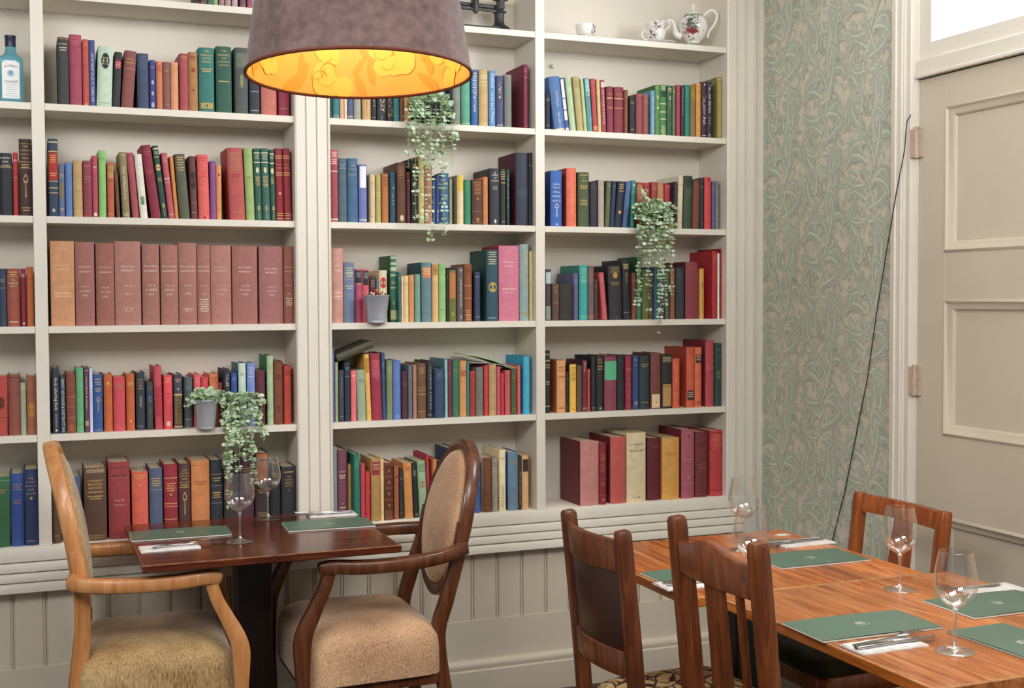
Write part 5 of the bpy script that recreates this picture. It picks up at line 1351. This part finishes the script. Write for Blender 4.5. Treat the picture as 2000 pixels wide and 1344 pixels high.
MB().lathe([(0.0, 2.975-lz), (0.05, 2.98-lz), (0.055, 2.9995-lz), (0.0, 2.9995-lz)], 24).build('ceiling_rose', PAINT, lamp)
bm_, bt_, bb_ = nt('glowing_bulb'); bb_.inputs['Emission Color'].default_value = (1, 0.72, 0.38, 1); bb_.inputs['Emission Strength'].default_value = 8
MB().lathe([(0.0, HS-0.185), (0.018, HS-0.18), (0.030, HS-0.16), (0.030, HS-0.145), (0.018, HS-0.12), (0.013, HS-0.1101), (0.0, HS-0.1101)], 24).build('bulb', bm_, lamp, angle=80)
for nm_, zz_, en in (('bulb_light', HS-0.20, 2.4),):
    l = bpy.data.lights.new(nm_, 'POINT'); l.energy = en; l.color = (1.0, 0.82, 0.55); l.shadow_soft_size = 0.05
    o = bpy.data.objects.new(nm_, l); COL.objects.link(o); o.location = (lx, LY, lz+zz_)

# ------------------------------------------------------------------ trailing eucalyptus
LEAFM = [plain('eucalyptus_leaf', 'A6BE9C', 0.55, 0.16, 30, gain=1.15), plain('eucalyptus_leaf_pale', 'C0D4BA', 0.5, 0.12, 30, gain=1.15), plain('eucalyptus_leaf_green', '8EA672', 0.55, 0.2, 30, gain=1.15)]
STEMM = plain('eucalyptus_stem', 'A8B088', 0.6, 0.1)
def plant(label, loc, strands, pot, seed, mound=None, leaf_r=(0.0062, 0.0120)):
    rg = random.Random(seed); r = thing('potted_eucalyptus', label, 'plant', loc, 0, None); L = Vector(loc)
    fo, st = MB(), MB()
    def leafat(c, dirv, size, mi):
        d = dirv.normalized(); nrm = Vector((rg.uniform(-1, 1), rg.uniform(-1.4, 0.2), rg.uniform(0.1, 1.4))).normalized()
        s = d.cross(nrm); 
        if s.length < 0.1: return
        s.normalize(); nrm = s.cross(d); n = 7; vs = [c]
        for i in range(n):
            a = 2*PI*i/n; u = size*(1-math.cos(a)); v = size*0.92*math.sin(a); vs.append(c+d*u+s*v+nrm*(0.12*size*abs(math.sin(a))))
        fo.add([v-L for v in vs], [(0, 1, 2, 3), (0, 3, 4, 5), (0, 5, 6, 7)], mi)
    for path in strands:
        P = cr([Vector(p) for p in path], 5); 
        # resample
        out = [P[0]]; acc = 0
        for a, b in zip(P, P[1:]):
            d = (b-a).length; k = max(1, int(d/0.0078)); out += [a+(b-a)*(j+1)/k for j in range(k)]
        out = [p+Vector((rg.uniform(-.0012, .0012), rg.uniform(-.001, .001), 0)) for p in out]
        st.tube([p-L for p in out], [0.0011*(1-0.6*i/len(out)) for i in range(len(out))], 5)
        for i in range(1, len(out)-1):
            f = i/len(out)
            if rg.random() < 0.22: continue
            t = (out[i+1]-out[i-1]).normalized(); a = rg.uniform(0, 2*PI)
            sz = rg.uniform(*leaf_r)*(1.08-0.45*f); mi = rg.choice([0, 0, 1, 1, 2])
            x = Vector((math.cos(a), math.sin(a)*0.6, rg.uniform(-.1, .35)))
            leafat(out[i]+x*0.0015, x, sz, mi); leafat(out[i]-x*0.0015, Vector((-x.x, -x.y, x.z)), sz*rg.uniform(.8, 1.1), mi)
    if mound:
        c, rx, ry, rz_, n = mound; c = Vector(c)
        for i in range(n):
            a = rg.uniform(0, 2*PI); b = math.acos(rg.uniform(-0.35, 1)); d = Vector((math.cos(a)*math.sin(b), math.sin(a)*math.sin(b), math.cos(b)))
            k = rg.uniform(0.55, 1.05); p_ = c+Vector((d.x*rx*k, d.y*ry*k, d.z*rz_*k))
            if i % 3 == 0: st.tube([c-L, (c+p_)/2-L+Vector((0, 0, 0.006)), p_-L], 0.0007, 4)
            leafat(p_, Vector((d.x+rg.uniform(-.6, .6), d.y*0.6-0.2, rg.uniform(-.6, .8))), rg.uniform(*leaf_r)*1.05, rg.choice([0, 0, 1, 2]))
    st.build('stems', STEMM, r); fo.build('foliage', LEAFM, r, angle=80)
    if pot: 
        pm, mats, nm = pot; pm.build(nm, mats, r, angle=60)
    return r
ZINC = plain('galvanised_zinc', 'AEB3BC', 0.38, 0.10, 9, metal=0.35, stretch=(1, 1, 0.2))
def bucket(rt, rb, h):
    return MB().lathe([(0.0, 0.003), (rb*0.9, 0.003), (rb*0.92, 0.0), (rb, 0.0), (rb*1.01, 0.006), (rb*0.985, 0.009), (rb*1.03, 0.012), (rb*1.04, 0.016), (rt*0.98, h-0.005), (rt*1.03, h-0.003), (rt*1.035, h), (rt*1.0, h+0.001), (rt*0.96, h-0.003), (rb*0.99, 0.02), (0.0, 0.02)], 40)
# left bay, fifth shelf
A_ = lambda px, py, y: tuple(at(px, py, Y=y))
c4 = at(402, 838, Y=0.028); yb = 0.035
pl = (at(402, 838, Y=-0.003).x, -0.003, ZS[4]+0.0003)
zt = ZS[4]+0.098
S = []
def st4(x0, y0_, x1, pys, front=-0.016):
    s0_ = Vector((pl[0]+0.01, pl[1], zt)); pts = [tuple(s0_), (at(x0, 780, Y=front*0.6).x, front*0.6, zt+0.012)]
    for i, py in enumerate(pys): q_ = at(x0+(x1-x0)*i/max(1, len(pys)-1), py, Y=front); pts.append(tuple(q_))
    S.append(pts)
for x0, x1, ys_ in ((438, 446, (795, 820, 860, 900, 926)), (450, 440, (790, 830, 870, 915, 935)), (462, 461, (800, 840, 880, 920)), (478, 482, (795, 830, 870, 905)), (488, 494, (800, 840, 880, 918)),
                  (470, 465, (790, 850, 905, 925)), (452, 446, (800, 835, 880, 940, 998)), (492, 496, (810, 850, 900, 930, 960)), (500, 521, (805, 832, 850)), (484, 512, (790, 818, 838)), (505, 516, (820, 842, 866)),
                  (430, 442, (775, 800, 830, 852)), (445, 455, (772, 800, 832, 850)), (470, 480, (780, 800, 836, 860))): st4(x0, 0, x1, ys_)
S.append([(pl[0], pl[1], zt), A_(385, 772, -0.01), A_(370, 784, -0.01), A_(361, 799, -0.01)])
S.append([(pl[0], pl[1], zt), A_(392, 762, -0.01), A_(386, 762, -0.01)])
S.append([(pl[0], pl[1], zt), A_(410, 768, -0.01), A_(432, 766, -0.01), A_(455, 776, -0.01)])
S.append([(pl[0], pl[1], zt), A_(400, 776, -0.02), A_(378, 786, -0.02)])
S.append([(pl[0], pl[1], zt), A_(420, 770, 0.0), A_(450, 785, 0.0), A_(480, 800, -0.02), A_(495, 812, -0.02)])
plant('potted trailing eucalyptus in a zinc bucket on the left bay shelf above the table', pl, S, (bucket(0.042, 0.030, 0.098), ZINC, 'bucket'), 4, ((pl[0]+0.005, pl[1], zt+0.004), 0.045, 0.04, 0.032, 130))
# middle bay, second shelf
pm_ = (at(840, 236, Y=0.0).x, 0.0, ZS[1]+0.0003); S = []
DK = plain('dark_pot', '26282A', 0.5, 0.1)
for x0, x1, y1, fr0 in ((797, 798, 330, -.035), (803, 800, 270, -.04), (812, 812, 430, -.04), (822, 818, 300, -.045), (832, 835, 330, -.045), (830, 829, 440, -.05), (842, 841, 472, -.05), (852, 847, 330, -.045),
                        (862, 864, 400, -.045), (866, 868, 460, -.045), (882, 884, 330, -.035), (874, 862, 300, -.04), (812, 806, 250, -.04), (884, 890, 275, -.03), (860, 862, 290, -.03), (840, 846, 300, -.03)):
    pts = [(pm_[0], pm_[1], ZS[1]+0.075), (at(840+(x0-840)*.7, 200, Y=fr0*.5).x, fr0*.5, ZS[1]+0.078)]
    y_ = 222
    while y_ < y1: pts.append(tuple(at(x0+(x1-x0)*(y_-222)/max(1, y1-222), y_, Y=fr0))); y_ += 38
    pts.append(tuple(at(x1, y1, Y=fr0))); S.append(pts)
pot2 = MB().lathe([(0, 0), (0.034, 0), (0.044, 0.066), (0.046, 0.07), (0.041, 0.07), (0.032, 0.02), (0, 0.02)], 32)
plant('trailing eucalyptus hanging from the middle bay shelf just below the lampshade', pm_, S, (pot2, DK, 'pot'), 8, ((pm_[0], pm_[1]-0.005, ZS[1]+0.07), 0.075, 0.035, 0.045, 150))
# right bay, third shelf
pr_ = (at(1276, 440, Y=0.0).x, 0.0, ZS[2]+0.0003); S = []
for x0, x1, y1, fr0 in ((1250, 1243, 612, -.035), (1252, 1249, 590, -.03), (1262, 1266, 560, -.045), (1268, 1267, 615, -.045), (1280, 1272, 520, -.045), (1284, 1291, 612, -.045), (1296, 1286, 655, -.04),
                        (1300, 1298, 600, -.04), (1308, 1310, 540, -.035), (1310, 1312, 580, -.03), (1288, 1297, 560, -.03), (1258, 1256, 500, -.03), (1245, 1243, 430, -.02), (1308, 1318, 440, -.02), (1276, 1290, 500, -.05)):
    pts = [(pr_[0], pr_[1], ZS[2]+0.060), (at(1276+(x0-1276)*.8, 405, Y=fr0*.6).x, fr0*.6, ZS[2]+0.068)]
    y_ = 430
    while y_ < y1: pts.append(tuple(at(x0+(x1-x0)*(y_-430)/max(1, y1-430), y_, Y=fr0))); y_ += 38
    pts.append(tuple(at(x1, y1, Y=fr0))); S.append(pts)
S.append([(pr_[0]-0.02, pr_[1], ZS[2]+0.06), A_(1256, 385, -.01), A_(1250, 368, -.01)]); S.append([(pr_[0]-0.02, pr_[1], ZS[2]+0.06), A_(1262, 388, -.01), A_(1266, 368, -.01)])
S.append([(pr_[0], pr_[1], ZS[2]+0.06), A_(1248, 400, -.01), A_(1238, 418, -.01)]); S.append([(pr_[0], pr_[1], ZS[2]+0.06), A_(1312, 402, -.01), A_(1322, 420, -.01)])
plant('trailing eucalyptus mound hanging from the right bay shelf before the red books', pr_, S, (pot2.__class__().lathe([(0, 0), (0.034, 0), (0.044, 0.050), (0.046, 0.055), (0.041, 0.055), (0.032, 0.02), (0, 0.02)], 32), DK, 'pot'), 15, ((pr_[0], pr_[1]-0.005, ZS[2]+0.058), 0.072, 0.035, 0.048, 240))
# bucket of potpourri, middle bay fourth shelf
pb_ = at(735, 628, Y=0.0); bx_ = pb_.x
bk = thing('potpourri_bucket', 'small zinc bucket of dried red petals before the magenta books', 'bucket', (bx_, -0.004, ZS[3]+0.0003))
hB = at(735, 577, Y=-.004).z-ZS[3]
bucket(0.046, 0.034, hB).build('bucket', ZINC, bk, angle=60)
pg = random.Random(2); pt_ = MB()
for i in range(70):
    a = pg.uniform(0, 6.28); rr_ = pg.uniform(0, .036); c = (rr_*math.cos(a), rr_*math.sin(a), hB-0.002+pg.uniform(0, .020)*(1-rr_/.045)); s_ = pg.uniform(.005, .010)
    d = Vector((pg.uniform(-1, 1), pg.uniform(-1, 1), pg.uniform(-.2, 1))).normalized()*s_; e = d.cross(Vector((pg.uniform(-1, 1), pg.uniform(-1, 1), .3))).normalized()*s_*.6; C_ = Vector(c); nn_ = d.cross(e).normalized()*s_*.35
    pt_.add([C_, C_+d*.6+e+nn_, C_+d*1.4, C_+d*.6-e+nn_, C_+d*.7-nn_*.3], [(0, 1, 4), (1, 2, 4), (2, 3, 4), (3, 0, 4)], pg.choice([0, 0, 1, 2, 3]))
po = pt_.build('dried_petals', [plain('petal_red', 'B02E38', .7, .2), plain('petal_plum', '6A2038', .7, .2), plain('petal_orange', 'E08040', .7, .2), plain('petal_cream', 'E8D0B8', .7, .1)], bk); po['kind'] = 'stuff'

# ------------------------------------------------------------------ china on the top shelf
CHINA = plain('white_china', 'ECEAE6', 0.16, 0.0, spec=0.6)
DEC = [plain('china_black', '3A3F3C', .3, 0), plain('china_red', 'A03238', .3, 0), plain('china_green', '5E7A50', .3, 0)]
def decal(mb, rf, a0, z0, da, dz, n, seed, cols, size=(.0012, .0035)):
    q = random.Random(seed)
    for i in range(n):
        a = a0+q.gauss(0, da); z = z0+q.gauss(0, dz); s_ = q.uniform(*size); an = q.uniform(0, PI); vs = []
        for k in range(6):
            t = 2*PI*k/6; u = s_*math.cos(t)*1.5; v = s_*math.sin(t)*.6; du = u*math.cos(an)-v*math.sin(an); dv = u*math.sin(an)+v*math.cos(an)
            R0 = rf(z+dv)+0.0004; aa = a+du/max(R0, .01); vs.append((R0*math.cos(aa), R0*math.sin(aa), z+dv))
        mb.add(vs, [tuple(range(6))], q.choice(cols))
def interp(prof):
    def f(z):
        for (r0, z0), (r1, z1) in zip(prof, prof[1:]):
            if z0 <= z <= z1 and z1 > z0: return r0+(r1-r0)*(z-z0)/(z1-z0)
        return prof[-1][0]
    return f
def smooth(prof, n=5):
    P = cr([(a, b, 0) for a, b in prof], n); return [(max(0, p.x), p.y) for p in P]
CUPP = smooth([(0.0175, 0.0), (0.0165, 0.005), (0.021, 0.009), (0.033, 0.020), (0.038, 0.036), (0.0405, 0.055)])
def teacup(label, loc, rz, handle=True, tilt=0.0, group=None, scale=1.0, decor=True):
    r = thing('teacup', label, 'teacup', loc, rz, None); r.rotation_euler = (0, tilt, rz); r.scale = (scale,)*3
    mb = MB().lathe([(0.0, 0.002)]+CUPP+[(a-0.0018, b+0.0004) for a, b in CUPP[::-1][:-8]]+[(0.012, 0.0125), (0.0, 0.0122)], 40)
    if decor: decal(mb, interp(CUPP), 0.0, 0.034, 0.26, 0.009, 46, 5, [1, 1, 2, 3])
    mb.build('cup', [CHINA]+DEC, r, angle=60)
    if handle:
        pts = cr([(0.036, 0, 0.048), (0.050, 0, 0.053), (0.060, 0, 0.040), (0.052, 0, 0.022), (0.032, 0, 0.017)])
        R3 = Matrix.Rotation(-1.4, 4, 'Z'); MB().tube(pts, 0.0032, 8).xf(R3).build('handle', CHINA, r, angle=80)
    return r
zs0 = ZS[0]+0.0003
cx_ = at(1144, 60, Y=0.07).x
teacup('white decorated teacup standing alone on the top shelf of the right bay', (cx_, 0.07, zs0), 0.0-0.95, False)
sx_ = at(1281, 80, Y=0.075).x; SY = 0.075
sc_ = thing('saucer', 'white saucer under the two stacked teacups', 'saucer', (sx_+0.018, SY, zs0))
MB().lathe([(0, 0.0), (0.028, 0.0), (0.030, 0.002), (0.052, 0.0075), (0.066, 0.0105), (0.0665, 0.0118), (0.052, 0.0095), (0.030, 0.004), (0, 0.004)], 48).build('dish', CHINA, sc_, angle=60)
c1 = teacup('lower decorated teacup of the stack of two, on the saucer', (sx_, SY, zs0+0.0045), -2.4, False, 0.0, None, 1.0)
MB().tube(cr([(0.036, 0, 0.046), (0.050, 0, 0.050), (0.058, 0, 0.038), (0.050, 0, 0.022), (0.032, 0, 0.017)]), 0.0032, 8).xf(Matrix.Rotation(-0.98, 4, 'Z')).build('handle', CHINA, c1, angle=80)
c2 = teacup('upper decorated teacup tilted in the other cup of the stack', (sx_+0.004, SY, zs0+0.040), -PI/2+0.25, False, 0.0, None, 0.97)
c2.rotation_euler = (Matrix.Rotation(-0.17, 3, 'Y') @ Matrix.Rotation(-1.85, 3, 'Z')).to_euler()
MB().tube(cr([(0.036, 0, 0.046), (0.050, 0, 0.052), (0.060, 0, 0.040), (0.052, 0, 0.024), (0.032, 0, 0.017)]), 0.0032, 8).xf(Matrix.Rotation(1.42, 4, 'Z')).build('handle', CHINA, c2, angle=80)
tx_ = at(1357, 80, Y=0.075).x
tp_ = thing('teapot', 'tall white china teapot with a black and red hunting picture', 'teapot', (tx_-0.010, 0.07, zs0), 0); tp_.scale = (0.95, 0.95, 0.97); tp_.rotation_euler = (0, 0, -0.38)
hs = 1.0
TPP = smooth([(0.036, 0.0), (0.034, 0.006), (0.028, 0.018), (0.030, 0.027), (0.046, 0.045), (0.059, 0.075), (0.060, 0.098), (0.052, 0.120), (0.037, 0.135), (0.034, 0.139)])
mb = MB().lathe([(0, 0.0)]+TPP+[(0.0, 0.139)], 56)
decal(mb, interp(TPP), -1.85, 0.090, .28, .018, 190, 8, [1, 1, 1, 3], (.0015, .0042)); decal(mb, interp(TPP), -1.83, 0.062, .26, .005, 90, 9, [2], (.002, .0045)); decal(mb, interp(TPP), -1.83, 0.086, .10, .005, 10, 19, [2], (.002, .0035))
for k in range(44): decal(mb, interp(TPP), 2*PI*k/44, 0.130, .01, .0022, 3, k, [3]); decal(mb, interp(TPP), 2*PI*k/44, 0.012, .01, .004, 3, k+90, [3])
mb.build('body', [CHINA]+DEC, tp_, angle=60)
mb = MB().lathe(smooth([(0.036, 0.1395), (0.034, 0.144), (0.022, 0.151), (0.008, 0.155), (0.006, 0.160), (0.010, 0.170), (0.006, 0.182), (0.0, 0.186)]), 36)
mb.build('lid', CHINA, tp_, angle=60)
P_ = cr([(-0.050, 0, 0.050), (-0.072, 0, 0.060), (-0.078, 0, 0.085), (-0.088, 0, 0.112), (-0.106, 0, 0.118)]); k = len(P_)
MB().tube(P_, [0.017-0.0115*min(1, i/(k-1)*1.15) for i in range(k)], 12).build('spout', CHINA, tp_, angle=80)
P_ = cr([(0.042, 0, 0.128), (0.058, 0, 0.150), (0.083, 0, 0.156), (0.100, 0, 0.135), (0.090, 0, 0.100), (0.068, 0, 0.070), (0.060, 0, 0.044)])
MB().tube(P_, [0.0062-0.0015*abs(i/(len(P_)-1)-.4) for i in range(len(P_))], 10).build('handle', CHINA, tp_, angle=80)

# ------------------------------------------------------------------ cast-iron kitchen scale, top shelf of the middle bay
IRON = plain('black_iron', '2C2C30', 0.42, 0.2, 30, 0.2)
ps = at(975, 54, Y=0.09)
sc = thing('kitchen_scale', 'black cast-iron balance scale on the top shelf, partly hidden by the lampshade', 'scale', (ps.x-0.13, 0.09, zs0))
b = MB().box(-0.15, 0.13, -0.045, 0.045, 0.0, 0.016)
for px_ in (-0.13, 0.13):
    b.lathe(smooth([(0.055, 0.0), (0.050, 0.012), (0.034, 0.026), (0.021, 0.036), (0.018, 0.062), (0.020, 0.076), (0.024, 0.079), (0.024, 0.084), (0.016, 0.087), (0.016, 0.10)]), 32, (px_, 0, 0), 0, False, True)
b.build('base', IRON, sc, angle=50)
b = MB().bar([(-0.17, -0.012, 0.082), (0.155, -0.012, 0.080)], 0.008, 0.008).bar([(-0.17, 0.012, 0.105), (0.14, 0.012, 0.100)], 0.022, 0.014)
b.lathe([(0, 0.066), (0.008, 0.068), (0.010, 0.076), (0.010, 0.115), (0, 0.118)], 16, (0.032, -0.012, 0)).box(0.02, 0.045, -0.01, 0.01, 0.078, 0.125).box(0.125, 0.145, -0.02, 0.02, 0.09, 0.13)
b.build('beam', IRON, sc, angle=50, bevel=0.001)
for px_ in (-0.13, 0.135):
    MB().lathe([(0, 0.125), (0.03, 0.127), (0.034, 0.14), (0.075, 0.146), (0.082, 0.150), (0.03, 0.150), (0, 0.150)], 32, (px_, 0, 0)).build('pan', IRON, sc, angle=50)

# ------------------------------------------------------------------ blue gin bottle, far-left bay
BG = bpy.data.materials.new('blue_glass'); BG.use_nodes = True; bb2 = BG.node_tree.nodes['Principled BSDF']; bb2.inputs['Base Color'].default_value = lin('7FC6D8')+[1]; bb2.inputs['Roughness'].default_value = 0.05
bb2.inputs['Transmission Weight'].default_value = 0.55; bb2.inputs['IOR'].default_value = 1.3
p0b = at(-4, 193, Y=0.05); p1b = at(45, 193, Y=0.05); bw = p1b.x-p0b.x; bcx = (at(-2, 193, Y=.05).x+at(46, 193, Y=.05).x)/2
bo = thing('gin_bottle', 'pale blue square gin bottle with a white label in the far-left bay', 'bottle', (bcx, 0.05, ZS[1]+0.0003))
hw_ = bw/2; mb = MB(); rings = []
for k, z in ((0.94, 0.0), (1.0, 0.006), (1.0, 0.130), (0.97, 0.142), (0.80, 0.150), (0.56, 0.157), (0.44, 0.166), (0.40, 0.182)):
    e = 0.28 if z < 0.145 else 0.28+0.72*min(1, (z-0.142)/0.02); ring = []
    for i in range(40):
        a = 2*PI*i/40; c_, s_ = math.cos(a), math.sin(a); ring.append((math.copysign(abs(c_)**e, c_)*hw_*k, math.copysign(abs(s_)**e, s_)*hw_*0.8*(k if z < 0.14 else k*1.1), z))
    rings.append(ring)
vs = [p for r_ in rings for p in r_]; m = len(rings)
mb.add(vs, [(i*40+j, i*40+(j+1) % 40, (i+1)*40+(j+1) % 40, (i+1)*40+j) for i in range(m-1) for j in range(40)]+[tuple(range(39, -1, -1)), tuple((m-1)*40+j for j in range(40))])
mb.build('body', BG, bo, angle=50)
MB().lathe([(0.0, 0.1825), (0.0165, 0.1825), (0.0165, 0.208), (0.0175, 0.210), (0.0175, 0.218), (0.0, 0.2185)], 28).build('cap', plain('navy_cap', '252A4A', 0.35, 0), bo)
fy = -hw_*0.8-0.0006; lw = hw_*0.70
lab = MB().extrude([(-lw, 0.012), (lw, 0.012), (lw, 0.126), (lw*0.6, 0.133), (0, 0.136), (-lw*0.6, 0.133), (-lw, 0.126)], 1, fy, fy+0.0004)
def ltext(s, zc, size, mi, arc=0.0):
    tv, tf, tw = text_geo(s); k_ = size/tw
    lab.add([(x*k_, fy-0.0003, zc+y*k_+arc*(1-(x*k_/lw)**2)) for x, y, _ in tv], tf, mi)
ltext('BOMBAY', 0.110, lw*1.45, 1, 0.006); ltext('SAPPHIRE', 0.069, lw*1.55, 1, -0.004)
lab.add([(0.0115*math.cos(a), fy-0.0002, 0.0925+0.0115*math.sin(a)) for a in [2*PI*i/20 for i in range(20)]], [tuple(range(20))], 2)
lab.add([(0.007*math.cos(a), fy-0.0003, 0.0935+0.008*math.sin(a)) for a in [2*PI*i/6+.5 for i in range(6)]], [tuple(range(6))], 3)
for i, (zc, L_) in enumerate(((0.058, 1.1), (0.053, 1.2), (0.047, .9), (0.040, 1.2), (0.034, .8), (0.026, 1.2), (0.019, 1.3))):
    u = -lw*L_/2
    while u < lw*L_/2: lab.add([(u, fy-.0002, zc), (u+.003, fy-.0002, zc), (u+.003, fy-.0002, zc+.0016), (u, fy-.0002, zc+.0016)], [(0, 1, 2, 3)], 3); u += .0042
lab.build('label', [plain('label_white', 'ECECEA', .6, 0), plain('label_black', '30343A', .6, 0), plain('label_blue', 'A8D0E0', .6, 0), plain('label_mid_blue', '8498B8', .6, 0)], bo)

dups = {k: v for k, v in LABELS.items() if len(v) > 1}
if dups: print('DUPLICATE LABELS', dups)
for k in LABELS:
    n_ = len(k.split())
    if n_ < 4 or n_ > 16: print('LABEL LENGTH', n_, k)
